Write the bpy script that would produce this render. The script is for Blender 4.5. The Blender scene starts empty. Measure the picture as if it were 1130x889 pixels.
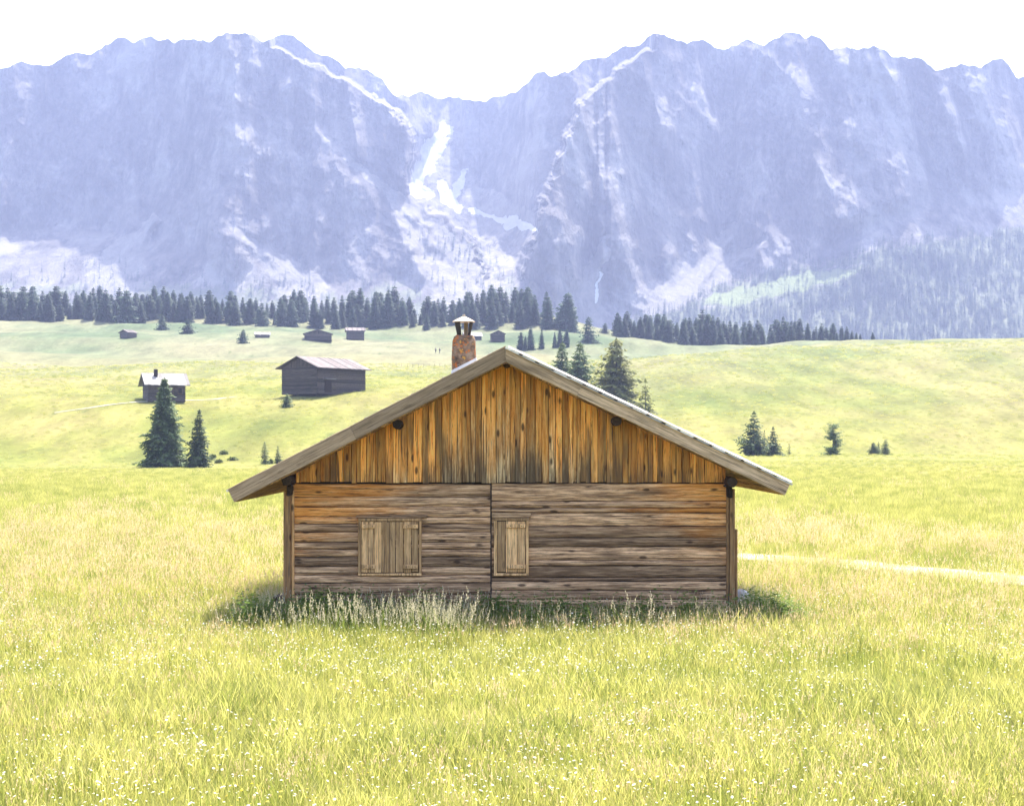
import bpy, math, random
import numpy as np
from math import radians, sin, cos, pi
from mathutils import Vector, Matrix

scene = bpy.context.scene
COL = scene.collection
RND = random.Random(7)

# ------------------------------------------------------------------ camera, sky, sun, exposure
F = 2000.0            # focal length in pixels of the 1130 px wide photograph
CX, HY = 565.0, 490.0 # vanishing point of the view direction
EYE = 2.76
cam_data = bpy.data.cameras.new("camera")
cam = bpy.data.objects.new("camera", cam_data)
COL.objects.link(cam)
cam.location = (0, 0, EYE)
cam.rotation_euler = (radians(90), 0, 0)
cam_data.sensor_width = 36.0
cam_data.sensor_fit = 'HORIZONTAL'
cam_data.lens = 36.0 * F / 1130.0
cam_data.shift_y = (HY - 444.5) / 1130.0
cam_data.clip_start = 0.2
cam_data.clip_end = 20000
scene.camera = cam

SUN_EL, SUN_AZ = 60.0, 12.0     # degrees; azimuth measured from +Y towards +X
world = bpy.data.worlds.new("World")
scene.world = world
world.use_nodes = True
wn = world.node_tree
bg = wn.nodes["Background"]
sky = wn.nodes.new("ShaderNodeTexSky")
sky.sky_type = 'NISHITA'
sky.sun_disc = False
sky.sun_elevation = radians(SUN_EL)
sky.sun_rotation = radians(SUN_AZ)
sky.altitude = 300
sky.air_density = 0.8
sky.dust_density = 4.0
sky.ozone_density = 0.3
wn.links.new(sky.outputs[0], bg.inputs[0])
bg.inputs[1].default_value = 0.15

sun_data = bpy.data.lights.new("sun", 'SUN')
sun_data.energy = 3.8
sun_data.angle = radians(0.5)
sun_data.color = (1.0, 0.95, 0.86)
sun = bpy.data.objects.new("sun", sun_data)
COL.objects.link(sun)
sd = Vector((sin(radians(SUN_AZ)) * cos(radians(SUN_EL)), cos(radians(SUN_AZ)) * cos(radians(SUN_EL)), sin(radians(SUN_EL))))
sun.rotation_euler = sd.to_track_quat('Z', 'Y').to_euler()
sun.location = (20, 60, 120)

vs = scene.view_settings
vs.view_transform = 'Standard'
vs.look = 'None'
vs.gamma = 1.0
vs.use_curve_mapping = False
vs.exposure = 2.1
cy = scene.cycles
cy.use_denoising = True
cy.max_bounces = 8
cy.diffuse_bounces = 3
cy.transmission_bounces = 4
cy.transparent_max_bounces = 8
cy.volume_bounces = 0
cy.caustics_reflective = False
cy.caustics_refractive = False

# ------------------------------------------------------------------ helpers
def tag(o, label=None, cat=None, group=None, kind=None):
    if label: o["label"] = label
    if cat: o["category"] = cat
    if group: o["group"] = group
    if kind: o["kind"] = kind
    return o

def empty(name, loc, rz=0.0, label=None, cat=None, group=None):
    o = bpy.data.objects.new(name, None)
    o.empty_display_size = 0.3
    o.location = loc
    o.rotation_euler = (0, 0, rz)
    COL.objects.link(o)
    return tag(o, label, cat, group)

def mesh_from(name, verts, faces, mats=None, mat_idx=None, smooth=False, attrs=None, link=True, parent=None):
    me = bpy.data.meshes.new(name)
    me.from_pydata([tuple(v) for v in verts] if not isinstance(verts, np.ndarray) else verts.tolist(), [],
                   faces if not isinstance(faces, np.ndarray) else faces.tolist())
    if mats is not None:
        for m in (mats if isinstance(mats, (list, tuple)) else [mats]):
            me.materials.append(m)
    if mat_idx is not None:
        me.polygons.foreach_set("material_index", np.asarray(mat_idx, dtype=np.int32))
    if smooth:
        me.polygons.foreach_set("use_smooth", np.ones(len(me.polygons), dtype=bool))
    if attrs:
        for an, arr in attrs.items():
            arr = np.asarray(arr, dtype=np.float32)
            ca = me.color_attributes.new(an, 'FLOAT_COLOR', 'POINT')
            full = np.ones((len(arr), 4), dtype=np.float32)
            full[:, :arr.shape[1]] = arr
            ca.data.foreach_set("color", full.ravel())
    me.update()
    o = bpy.data.objects.new(name, me)
    if link:
        COL.objects.link(o)
    if parent is not None:
        o.parent = parent
    return o

class MB:
    """collects boxes, tubes and slabs into ONE mesh with a random colour per piece"""
    def __init__(s, seed=1):
        s.v, s.f, s.c, s.m = [], [], [], []
        s.r = random.Random(seed)
    def add(s, vs_, fs_, col=None, mi=0):
        b = len(s.v)
        col = col or (s.r.random(), s.r.random(), s.r.random())
        s.v += [tuple(p) for p in vs_]
        s.c += [col] * len(vs_)
        s.f += [tuple(i + b for i in f) for f in fs_]
        s.m += [mi] * len(fs_)
    def box(s, x0, x1, y0, y1, z0, z1, ch=0.006, wob=0.0, col=None, mi=0, M=None):
        """box with chamfered edges"""
        ch = min(ch, abs(x1 - x0) * .3, abs(y1 - y0) * .3, abs(z1 - z0) * .3)
        cs = [(x0, x1), (y0, y1), (z0, z1)]
        idx, pts = {}, []
        for i in (0, 1):
            for j in (0, 1):
                for k in (0, 1):
                    c = [cs[0][i], cs[1][j], cs[2][k]]
                    w = [s.r.uniform(-wob, wob) for _ in range(3)]
                    sg = (1 if i == 0 else -1, 1 if j == 0 else -1, 1 if k == 0 else -1)
                    for a in range(3):
                        p = [c[q] + w[q] + (ch * sg[q] if q != a else 0) for q in range(3)]
                        # vertex lying on face a
                        idx[(i, j, k, a)] = len(pts)
                        pts.append(p)
        fs = []
        for a in range(3):
            b, c = (a + 1) % 3, (a + 2) % 3
            for sd_ in (0, 1):
                q = []
                for (u, w) in ((0, 0), (1, 0), (1, 1), (0, 1)):
                    key = [0, 0, 0]; key[a] = sd_; key[b] = u; key[c] = w
                    q.append(idx[(*key, a)])
                fs.append(q if sd_ else q[::-1])
        for a in range(3):                      # edge bevels: along axis a
            b, c = (a + 1) % 3, (a + 2) % 3
            for u in (0, 1):
                for w in (0, 1):
                    k0 = [0, 0, 0]; k0[b] = u; k0[c] = w
                    k1 = list(k0); k1[a] = 1
                    q = [idx[(*k0, b)], idx[(*k1, b)], idx[(*k1, c)], idx[(*k0, c)]]
                    fs.append(q if (u ^ w) else q[::-1])
        for i in (0, 1):
            for j in (0, 1):
                for k in (0, 1):
                    q = [idx[(i, j, k, 0)], idx[(i, j, k, 1)], idx[(i, j, k, 2)]]
                    fs.append(q if (i + j + k) % 2 else q[::-1])
        if M is not None:
            pts = [tuple(M @ Vector(p)) for p in pts]
        s.add(pts, fs, col, mi)
    def tube(s, pts, rads, n=8, col=None, mi=0, caps=True):
        pts = [Vector(p) for p in pts]
        rings, vs_, fs_ = [], [], []
        for i, p in enumerate(pts):
            t = (pts[min(i + 1, len(pts) - 1)] - pts[max(i - 1, 0)]).normalized()
            u = t.orthogonal().normalized() if i == 0 else (u - t * u.dot(t)).normalized()
            w = t.cross(u)
            for k in range(n):
                a = 2 * pi * k / n
                vs_.append(p + (u * cos(a) + w * sin(a)) * rads[i])
        for i in range(len(pts) - 1):
            for k in range(n):
                k2 = (k + 1) % n
                fs_.append((i * n + k, i * n + k2, (i + 1) * n + k2, (i + 1) * n + k))
        if caps:
            fs_.append(tuple(range(n))[::-1])
            fs_.append(tuple((len(pts) - 1) * n + k for k in range(n)))
        s.add(vs_, fs_, col, mi)
    def prism(s, poly, axis_vec, col=None, mi=0):
        """polygon (3-D points) extruded along axis_vec"""
        n = len(poly); a = Vector(axis_vec)
        vs_ = [Vector(p) for p in poly] + [Vector(p) + a for p in poly]
        fs_ = [tuple(range(n))[::-1], tuple(range(n, 2 * n))]
        for i in range(n):
            j = (i + 1) % n
            fs_.append((i, j, n + j, n + i))
        s.add(vs_, fs_, col, mi)
    def build(s, name, mats, parent=None, smooth=False):
        return mesh_from(name, s.v, s.f, mats, s.m, smooth, {"board": s.c}, True, parent)

# ---- numpy gradient noise
_rs = np.random.RandomState(11)
_perm = np.concatenate([_rs.permutation(512)] * 2)
_ang = _rs.rand(512) * 2 * np.pi
_gx, _gy = np.cos(_ang), np.sin(_ang)
def perlin(x, y):
    x = np.asarray(x, float); y = np.asarray(y, float)
    xi = np.floor(x).astype(int); yi = np.floor(y).astype(int)
    xf, yf = x - xi, y - yi
    u = xf ** 3 * (xf * (xf * 6 - 15) + 10); v = yf ** 3 * (yf * (yf * 6 - 15) + 10)
    def g(ix, iy, dx, dy):
        h = _perm[(_perm[ix & 511] + iy) & 511]
        return _gx[h] * dx + _gy[h] * dy
    a = g(xi, yi, xf, yf); b = g(xi + 1, yi, xf - 1, yf)
    c = g(xi, yi + 1, xf, yf - 1); d = g(xi + 1, yi + 1, xf - 1, yf - 1)
    return (a + u * (b - a)) * (1 - v) + (c + u * (d - c)) * v
def fbm(x, y, oct=5, gain=0.5, lac=2.03):
    t, a, n = 0, 1.0, 0
    for i in range(oct):
        t = t + a * perlin(x + 17.3 * i, y - 9.1 * i); n += a
        a *= gain; x = x * lac; y = y * lac
    return t / n * 1.6
def ridged(x, y, oct=5, gain=0.5):
    t, a, n = 0, 1.0, 0
    for i in range(oct):
        t = t + a * (1 - 2.2 * np.abs(perlin(x + 31.7 * i, y + 5.3 * i))); n += a
        a *= gain; x = x * 2.05; y = y * 2.05
    return t / n
def sstep(a, b, x):
    t = np.clip((np.asarray(x, float) - a) / (b - a), 0, 1)
    return t * t * (3 - 2 * t)

# ------------------------------------------------------------------ materials
class NT:
    def __init__(s, name):
        s.m = bpy.data.materials.new(name); s.m.use_nodes = True
        s.t = s.m.node_tree; s.n = s.t.nodes; s.l = s.t.links
        s.b = s.n["Principled BSDF"]; s.out = s.n["Material Output"]
        s.b.inputs["Specular IOR Level"].default_value = 0.25
    def node(s, ty, **kw):
        n = s.n.new(ty)
        for k, v in kw.items(): setattr(n, k, v)
        return n
    def link(s, a, b): s.l.new(a, b)
    def setv(s, sock, v):
        if isinstance(v, (int, float, tuple, list)):
            if isinstance(v, (tuple, list)) and len(v) == 3 and sock.type == 'RGBA': v = (*v, 1)
            sock.default_value = v
        else: s.l.new(v, sock)
    def math(s, op, a, b=0.0, c=None, clamp=False):
        n = s.node("ShaderNodeMath", operation=op); n.use_clamp = clamp
        s.setv(n.inputs[0], a); s.setv(n.inputs[1], b)
        if c is not None: s.setv(n.inputs[2], c)
        return n.outputs[0]
    def mix(s, f, a, b, mode='MIX'):
        n = s.node("ShaderNodeMix", data_type='RGBA', blend_type=mode)
        s.setv(n.inputs[0], f); s.setv(n.inputs[6], a); s.setv(n.inputs[7], b)
        return n.outputs[2]
    def noise(s, vec, scale, detail=4, rough=0.55, out=0):
        n = s.node("ShaderNodeTexNoise")
        if vec is not None: s.l.new(vec, n.inputs["Vector"])
        n.inputs["Scale"].default_value = scale; n.inputs["Detail"].default_value = detail
        n.inputs["Roughness"].default_value = rough
        return n.outputs[out]
    def ramp(s, f, stops, interp='LINEAR'):
        n = s.node("ShaderNodeValToRGB"); n.color_ramp.interpolation = interp
        e = n.color_ramp.elements
        while len(e) < len(stops): e.new(0.5)
        for q, (p, c) in zip(e, stops):
            q.position = p; q.color = (*c, 1) if isinstance(c, (tuple, list)) else (c, c, c, 1)
        s.l.new(f, n.inputs[0]); return n.outputs[0]
    def map(s, vec, scale=(1, 1, 1), loc=(0, 0, 0)):
        n = s.node("ShaderNodeMapping"); s.l.new(vec, n.inputs[0])
        n.inputs["Scale"].default_value = scale; n.inputs["Location"].default_value = loc
        return n.outputs[0]
    def coord(s, which="Object"): return s.node("ShaderNodeTexCoord").outputs[which]
    def geo(s, which="Position"): return s.node("ShaderNodeNewGeometry").outputs[which]
    def attr(s, name):
        n = s.node("ShaderNodeAttribute"); n.attribute_name = name; return n
    def sep(s, v):
        n = s.node("ShaderNodeSeparateXYZ"); s.l.new(v, n.inputs[0]); return n.outputs
    def vadd(s, a, b, op='ADD'):
        n = s.node("ShaderNodeVectorMath", operation=op); s.setv(n.inputs[0], a); s.setv(n.inputs[1], b)
        return n.outputs[0]
    def bump(s, h, strength=0.5, dist=0.02):
        n = s.node("ShaderNodeBump"); s.l.new(h, n.inputs["Height"])
        n.inputs["Strength"].default_value = strength; n.inputs["Distance"].default_value = dist
        s.l.new(n.outputs[0], s.b.inputs["Normal"]); return n.outputs[0]
    def base(s, c): s.setv(s.b.inputs["Base Color"], c)
    def rough(s, v): s.setv(s.b.inputs["Roughness"], v)
    def translucent(s, col, f):
        t = s.node("ShaderNodeBsdfTranslucent"); s.setv(t.inputs[0], col)
        mx = s.node("ShaderNodeMixShader"); mx.inputs[0].default_value = f
        s.link(s.b.outputs[0], mx.inputs[1]); s.link(t.outputs[0], mx.inputs[2]); s.link(mx.outputs[0], s.out.inputs[0])

def wood(name, axis, weather=None, fresh=(0.46, 0.20, 0.055), honey=(0.66, 0.36, 0.12), dark=(0.085, 0.04, 0.018),
         g_light=(0.40, 0.345, 0.285), g_mid=(0.215, 0.178, 0.145), g_dark=(0.07, 0.056, 0.045), grain=1.0, amount=1.0, knots=1.0, tilt=0.0, foot=None):
    """axis = grain direction 0/1/2; weather = (xc, ridge z, slope, d0, d1): grey wood grows with distance below the roof line"""
    t = NT(name)
    co = t.coord("Object"); at = t.attr("board")
    off = t.vadd(at.outputs["Vector"], (37.0, 53.0, 71.0), 'MULTIPLY')
    if tilt:
        mp = t.node('ShaderNodeMapping'); t.link(co, mp.inputs[0]); mp.inputs['Rotation'].default_value = (0, tilt, 0); co = mp.outputs[0]
    p = t.vadd(co, off)
    def sc(a, b): return tuple(a if i == axis else b for i in range(3))
    n1 = t.noise(t.map(p, sc(1.8 * grain, 33 * grain)), 1.0, 8, 0.76)
    n2 = t.noise(t.map(p, sc(2.4 * grain, 58 * grain)), 1.0, 5, 0.72)
    n3 = t.noise(t.map(p, sc(0.9, 5.0)), 1.0, 3, 0.5)
    n4 = t.noise(t.map(co, sc(0.55, 1.1)), 1.0, 4, 0.6)
    # weathering factor
    s = t.sep(co)
    b = t.sep(at.outputs["Vector"])
    if weather:
        xc, zr, sl, d0, d1 = weather
        dist = t.math('SUBTRACT', t.math('SUBTRACT', zr, t.math('MULTIPLY', t.math('ABSOLUTE', t.math('SUBTRACT', s[0], xc)), sl)), s[2])
        dist = t.math('ADD', dist, t.math('MULTIPLY', t.math('SUBTRACT', n4, 0.5), 2.0))
        dist = t.math('ADD', dist, t.math('MULTIPLY', t.math('SUBTRACT', b[0], 0.5), 0.75))
        dist = t.math('ADD', dist, t.math('MULTIPLY', t.math('SUBTRACT', n1, 0.5), 1.2))
        mr = t.node("ShaderNodeMapRange"); mr.interpolation_type = 'SMOOTHSTEP'
        t.link(dist, mr.inputs[0]); mr.inputs[1].default_value = d0; mr.inputs[2].default_value = d1
        wf = mr.outputs[0]
    else:
        wf = 1.0
    fr = t.ramp(n1, [(0.30, dark), (0.42, fresh), (0.54, tuple((fresh[i] + honey[i]) / 2 for i in range(3))), (0.66, honey)])
    gr = t.ramp(n1, [(0.32, g_dark), (0.46, g_mid), (0.62, g_light)])
    if weather:
        col = t.mix(wf, fr, gr)
    else:
        col = t.mix(1.0 - amount, gr, fr)
    # every board its own tone
    tone = t.math('ADD', t.math('MULTIPLY', b[1], 0.95), 0.53)
    col = t.mix(1.0, col, t.ramp(tone, [(0.0, 0.0), (1.0, 1.0)]), 'MULTIPLY') if False else t.mix(1.0, col, _grey(t, tone), 'MULTIPLY')
    n5 = t.noise(t.map(p, sc(0.8 * grain, 42 * grain), (4, 8, 2)), 1.0, 5, 0.6)
    col = t.mix(t.ramp(n5, [(0.35, 0.88), (0.44, 0.0)]), col, g_dark)
    n6 = t.noise(t.map(p, sc(1.1 * grain, 50 * grain), (9, 2, 6)), 1.0, 4, 0.6)
    col = t.mix(t.ramp(n6, [(0.60, 0.0), (0.68, 0.55)]), col, tuple(min(.9, c * 1.12) for c in g_light)) if weather and axis == 0 else col
    # broad stains
    col = t.mix(t.ramp(n3, [(0.30, 0.75), (0.46, 0.0)]), col, tuple(c * 0.45 for c in g_mid))
    # fine cracks along the grain
    cr = t.ramp(n2, [(0.36, 1.0), (0.43, 0.0)])
    col = t.mix(t.math('MULTIPLY', cr, 0.9), col, g_dark)
    if foot:          # dark weather stains creeping up from the lower board ends
        fz = t.math('DIVIDE', t.math('SUBTRACT', s[2], foot), 0.62)
        fz = t.math('ADD', fz, t.math('ADD', t.math('MULTIPLY', t.math('SUBTRACT', b[2], .5), 1.1), t.math('MULTIPLY', t.math('SUBTRACT', n1, .5), 1.8)))
        fz = t.math('ADD', fz, t.math('MULTIPLY', t.math('ABSOLUTE', s[0]), 0.16))
        col = t.mix(t.ramp(fz, [(0.1, 0.72), (0.75, 0.0)]), col, (0.085, 0.058, 0.034))
    # knots
    v = t.node("ShaderNodeTexVoronoi"); t.link(t.map(p, sc(2.9, 8.0)), v.inputs["Vector"]); v.inputs["Scale"].default_value = 1.0
    vc = t.sep(v.outputs["Color"])
    kn = t.math('MULTIPLY', t.ramp(v.outputs["Distance"], [(0.13, 1.0), (0.24, 0.0)]), t.math('GREATER_THAN', vc[0], 0.58))
    col = t.mix(t.math('MULTIPLY', kn, 0.85 * knots), col, (0.045, 0.022, 0.012))
    t.base(col); t.rough(0.86)
    h = t.math('ADD', t.math('MULTIPLY', n1, 0.7), t.math('MULTIPLY', n2, 0.5))
    t.bump(h, 0.55, 0.012)
    return t.m

def _grey(t, v):
    c = t.node("ShaderNodeCombineXYZ")
    for i in range(3): t.link(v, c.inputs[i])
    return c.outputs[0]

def simple(name, col, rough=0.7, metal=0.0, var=0.25, scale=8.0, bump=0.2):
    t = NT(name)
    n = t.noise(t.coord("Object"), scale, 6, 0.62)
    t.base(t.ramp(n, [(0.3, tuple(c * (1 - var) for c in col)), (0.7, tuple(min(1, c * (1 + var)) for c in col))]))
    t.rough(rough); t.b.inputs["Metallic"].default_value = metal
    if bump: t.bump(n, bump, 0.02)
    return t.m

M = {}
M['log'] = wood("weathered_log_wood", 0, (-0.05, 4.12, 0.50, 0.42, 1.55), g_light=(0.77, 0.48, 0.265), g_mid=(0.35, 0.192, 0.095), g_dark=(0.045, 0.027, 0.017), fresh=(0.52, 0.185, 0.036), honey=(0.80, 0.37, 0.09), dark=(0.13, 0.05, 0.016))
M['gable'] = wood("gable_board_wood", 2, (-0.05, 4.12, 0.50, 0.75, 2.1), honey=(0.95, 0.52, 0.135), fresh=(0.72, 0.255, 0.042),
                  g_light=(0.78, 0.55, 0.29), g_mid=(0.36, 0.215, 0.09), g_dark=(0.05, 0.030, 0.018), dark=(0.12, 0.042, 0.010), foot=2.17)
bkw = dict(g_light=(0.60, 0.42, 0.26), g_mid=(0.41, 0.275, 0.16), g_dark=(0.17, 0.115, 0.07), knots=0.35)
M['barge'] = wood("grey_barge_wood", 0, None, **bkw)
M['barge_l'] = wood("grey_barge_wood", 0, None, tilt=math.atan(0.516), **bkw)
M['barge_r'] = wood("grey_barge_wood", 0, None, tilt=-math.atan(0.477), **bkw)
M['soffit'] = wood("soffit_wood", 1, None, amount=0.25, fresh=(0.5, 0.24, 0.075), honey=(0.7, 0.42, 0.16))
M['post'] = wood("post_wood", 2, None, amount=0.5, g_light=(0.60, 0.38, 0.20), g_mid=(0.40, 0.22, 0.10))
M['shutter'] = wood("shutter_wood", 2, None, amount=0.86, g_light=(0.80, 0.475, 0.215), g_mid=(0.53, 0.285, 0.115), g_dark=(0.17, 0.105, 0.055),
                    fresh=(0.5, 0.33, 0.16), honey=(0.7, 0.53, 0.28), knots=0.5)
M['beam'] = wood("dark_beam_wood", 1, None, amount=0.8, g_light=(0.06, 0.042, 0.03), g_mid=(0.032, 0.022, 0.016), g_dark=(0.012, 0.009, 0.007), fresh=(0.10, 0.05, 0.02), honey=(0.14, 0.075, 0.03), dark=(0.02, 0.012, 0.008))
M['shingle'] = wood("pale_shingle_wood", 0, None, g_light=(0.66, 0.61, 0.54), g_mid=(0.54, 0.49, 0.42), g_dark=(0.32, 0.28, 0.23), knots=0.0)  # one pale tone for the shingles and the right verge
M['barnwall'] = wood("far_barn_wood", 0, None, g_light=(0.13, 0.105, 0.085), g_mid=(0.075, 0.06, 0.048), g_dark=(0.025, 0.02, 0.016), grain=0.35, knots=0)
M['barnroof'] = wood("far_barn_roof", 1, None, g_light=(0.17, 0.14, 0.135), g_mid=(0.115, 0.097, 0.093), g_dark=(0.055, 0.046, 0.042), grain=0.3, knots=0)
M['paleroof'] = wood("far_pale_roof", 1, None, g_light=(0.36, 0.335, 0.31), g_mid=(0.27, 0.25, 0.23), g_dark=(0.14, 0.13, 0.115), grain=0.3, knots=0)
M['darkgap'] = simple("dark_gap", (0.02, 0.015, 0.012), 0.95)
M['brown'] = simple("old_brown_plank", (0.13, 0.085, 0.05), 0.9)

t = NT("lichen_render")          # chimney: grey render with orange lichen
co = t.coord("Object")
n = t.noise(co, 9, 6, 0.65)
col = t.ramp(n, [(0.32, (0.075, 0.048, 0.032)), (0.52, (0.17, 0.115, 0.078)), (0.70, (0.27, 0.205, 0.15))])
l1 = t.noise(t.map(co, (1, 1, 1), (3, 1, 2)), 11, 4, 0.6)
col = t.mix(t.ramp(l1, [(0.54, 0.0), (0.61, 0.9)]), col, (0.40, 0.115, 0.022))
l2 = t.noise(t.map(co, (1, 1, 1), (7, 4, 1)), 16, 4, 0.6)
col = t.mix(t.ramp(l2, [(0.60, 0.0), (0.66, 0.8)]), col, (0.46, 0.24, 0.035))
l3 = t.noise(t.map(co, (1, 1, 1), (1, 9, 5)), 14, 4, 0.6)
col = t.mix(t.ramp(l3, [(0.60, 0.0), (0.67, 0.8)]), col, (0.05, 0.04, 0.035))
t.base(col); t.rough(0.95); t.bump(n, 0.8, 0.03); M['chimney'] = t.m
M['flash'] = simple("zinc_flashing", (0.55, 0.53, 0.53), 0.55, 0.3, 0.12)
M['cap'] = simple("rusty_cap_metal", (0.42, 0.33, 0.23), 0.6, 0.2, 0.3)
M['soot'] = simple("sooty_metal", (0.025, 0.02, 0.018), 0.8, 0.2)
M['iron'] = simple("iron", (0.06, 0.05, 0.045), 0.6, 0.7)
M['stone'] = simple("pale_stone", (0.42, 0.42, 0.43), 0.9, 0, 0.35, 6, 0.6)
M['greystone'] = simple("grey_stone", (0.22, 0.22, 0.22), 0.9, 0, 0.35, 6, 0.6)
M['bark'] = simple("bark", (0.10, 0.075, 0.055), 0.95, 0, 0.35, 10, 0.6)

def needles(name, col, tr=0.25, var=0.4):
    t = NT(name)
    oi = t.node("ShaderNodeObjectInfo")
    n = t.noise(t.geo(), 0.9, 3, 0.6)
    c = t.ramp(n, [(0.3, tuple(x * (1 - var) for x in col)), (0.7, tuple(x * (1 + var) for x in col))])
    r = t.math('ADD', t.math('MULTIPLY', oi.outputs["Random"], 0.5), 0.75)
    c = t.mix(1.0, c, _grey(t, r), 'MULTIPLY')
    t.base(c); t.rough(0.7)
    t.translucent(c, tr)
    return t.m
M['needle'] = needles("spruce_needles", (0.095, 0.135, 0.048))
M['needle_far'] = needles("forest_needles", (0.038, 0.072, 0.040), 0.25)
M['needle_pale'] = needles("pale_spruce_needles", (0.22, 0.23, 0.07), 0.4)
M['shrub'] = needles("shrub_leaves", (0.15, 0.18, 0.05), 0.4)

def grassmat(name, c0, c1, tr, f):
    t = NT(name)
    p = t.geo()
    oi = t.node("ShaderNodeObjectInfo")
    n = t.noise(p, 0.35, 3, 0.6)
    n = t.math('ADD', t.math('MULTIPLY', n, 0.6), t.math('MULTIPLY', t.noise(p, 1.6, 3, 0.6), 0.4))
    f1 = t.math('ADD', t.math('MULTIPLY', n, 1.0), t.math('MULTIPLY', t.math('SUBTRACT', oi.outputs["Random"], 0.5), 0.7))
    c = t.ramp(f1, [(0.25, c0), (0.75, c1)])
    t.base(c); t.rough(0.6)
    t.translucent(t.mix(1.0, c, (tr, tr, tr * 0.8), 'MULTIPLY'), f)
    return t.m
M['grass'] = grassmat("meadow_grass", (0.165, 0.19, 0.042), (0.40, 0.37, 0.135), 1.4, 0.5)
M['grass_tall'] = grassmat("tall_grass_blades", (0.10, 0.15, 0.030), (0.20, 0.23, 0.05), 1.4, 0.5)
M['weed'] = grassmat('weed_leaves', (0.10, 0.16, 0.035), (0.18, 0.23, 0.06), 1.3, 0.4)
M['straw'] = grassmat("seed_heads", (0.48, 0.35, 0.23), (0.62, 0.45, 0.33), 1.2, 0.5)
M['fluff'] = grassmat("fluffy_seed_heads", (0.42, 0.38, 0.27), (0.60, 0.53, 0.41), 1.0, 0.5)
M['white'] = grassmat("white_petals", (0.66, 0.64, 0.55), (0.82, 0.80, 0.74), 1.0, 0.4)
M['yellow'] = grassmat("yellow_petals", (0.62, 0.45, 0.03), (0.75, 0.60, 0.06), 1.0, 0.4)

t = NT("meadow_ground")
p = t.geo(); s = t.sep(p)
big = t.noise(t.map(p, (0.012, 0.007, 0.0)), 1.0, 5, 0.6)
mid = t.noise(t.map(p, (0.05, 0.022, 0.0), (5, 3, 0)), 1.0, 5, 0.62)
fine = t.noise(t.map(p, (0.9, 0.45, 0.9)), 1.0, 6, 0.7)
far = t.node("ShaderNodeMapRange"); t.link(s[1], far.inputs[0]); far.inputs[1].default_value = 300; far.inputs[2].default_value = 540
c = t.ramp(mid, [(0.30, (0.070, 0.092, 0.018)), (0.5, (0.130, 0.135, 0.030)), (0.70, (0.190, 0.170, 0.055))])
c = t.mix(t.ramp(big, [(0.45, 0.0), (0.68, 0.7)]), c, (0.20, 0.16, 0.075))
fold = t.noise(t.map(p, (0.009, 0.007, 0.0), (4, 4, 0)), 1.0, 4, 0.55)
c2 = t.ramp(mid, [(0.30, (0.050, 0.075, 0.036)), (0.5, (0.085, 0.108, 0.054)), (0.70, (0.130, 0.140, 0.078))])
c2 = t.mix(t.ramp(fold, [(0.42, 0.0), (0.62, 0.8)]), c2, (0.165, 0.15, 0.085))
c2 = t.mix(t.ramp(fold, [(0.34, 0.7), (0.47, 0.0)]), c2, (0.045, 0.072, 0.034))
c = t.mix(far.outputs[0], c, c2)  # far grass tinted cooler, distance haze put into the colour
mot = t.noise(t.map(p, (0.16, 0.055, 0.0), (9, 1, 0)), 1.0, 5, 0.68)
c = t.mix(1.0, c, _grey(t, t.math('ADD', t.math('MULTIPLY', mot, 1.5), 0.25)), 'MULTIPLY')
tus = t.noise(t.map(p, (0.42, 0.14, 0.0), (2, 7, 0)), 1.0, 3, 0.6)
c = t.mix(t.ramp(tus, [(0.62, 0.0), (0.70, 0.55)]), c, (0.055, 0.075, 0.02))
c = t.mix(1.0, c, _grey(t, t.math('ADD', t.math('MULTIPLY', fine, 0.9), 0.55)), 'MULTIPLY')
t.base(c); t.rough(0.95); t.b.inputs["Specular IOR Level"].default_value = 0.05
t.bump(fine, 0.6, 0.25)
M['meadow'] = t.m

t = NT("pale_gravel")
n = t.noise(t.geo(), 3.0, 8, 0.7)
t.base(t.ramp(n, [(0.3, (0.25, 0.23, 0.16)), (0.7, (0.42, 0.39, 0.30))])); t.rough(0.95); t.bump(n, 0.5, 0.05)
M['gravel'] = t.m

t = NT("dolomite_rock")
p = t.geo(); a = t.attr("mask"); ms = t.sep(a.outputs["Vector"])
v1 = t.noise(t.map(p, (0.020, 0.010, 0.010)), 1.0, 8, 0.68)
v2 = t.noise(t.map(p, (0.06, 0.03, 0.05)), 1.0, 7, 0.7)
v3 = t.noise(t.map(p, (0.004, 0.004, 0.022), (3, 3, 3)), 1.0, 5, 0.6)
c = t.ramp(v1, [(0.34, (0.025, 0.025, 0.028)), (0.47, (0.105, 0.10, 0.098)), (0.60, (0.24, 0.23, 0.215))])
c = t.mix(t.ramp(v3, [(0.4, 0.5), (0.55, 0.0)]), c, (0.10, 0.09, 0.085))
def brk(m, w=0.9): return t.math('MULTIPLY', t.ramp(m, [(0.02, 0.0), (0.15, 1.0)]), t.ramp(t.math('ADD', t.math('SUBTRACT', m, 0.5), t.math('ADD', t.math('MULTIPLY', t.math('SUBTRACT', v2, 0.5), w), 0.5)), [(0.42, 0.0), (0.62, 1.0)]))
gcol = t.mix(t.ramp(ms[2], [(0.78, 0.0), (0.9, 1.0)]), t.ramp(v2, [(0.35, (0.065, 0.082, 0.050)), (0.65, (0.17, 0.18, 0.115))]), (0.15, 0.18, 0.08))
c = t.mix(brk(ms[2], 1.5), c, gcol)
c = t.mix(brk(ms[0], 1.1), c, t.ramp(v2, [(0.3, (0.13, 0.125, 0.115)), (0.7, (0.25, 0.24, 0.225))]))
c = t.mix(brk(ms[1], 1.7), c, (0.55, 0.57, 0.59))
t.base(c); t.rough(0.95); t.b.inputs["Specular IOR Level"].default_value = 0.05
t.bump(t.math('ADD', v1, t.math('MULTIPLY', v2, 0.6)), 0.8, 14.0)
M['rock'] = t.m

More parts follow.
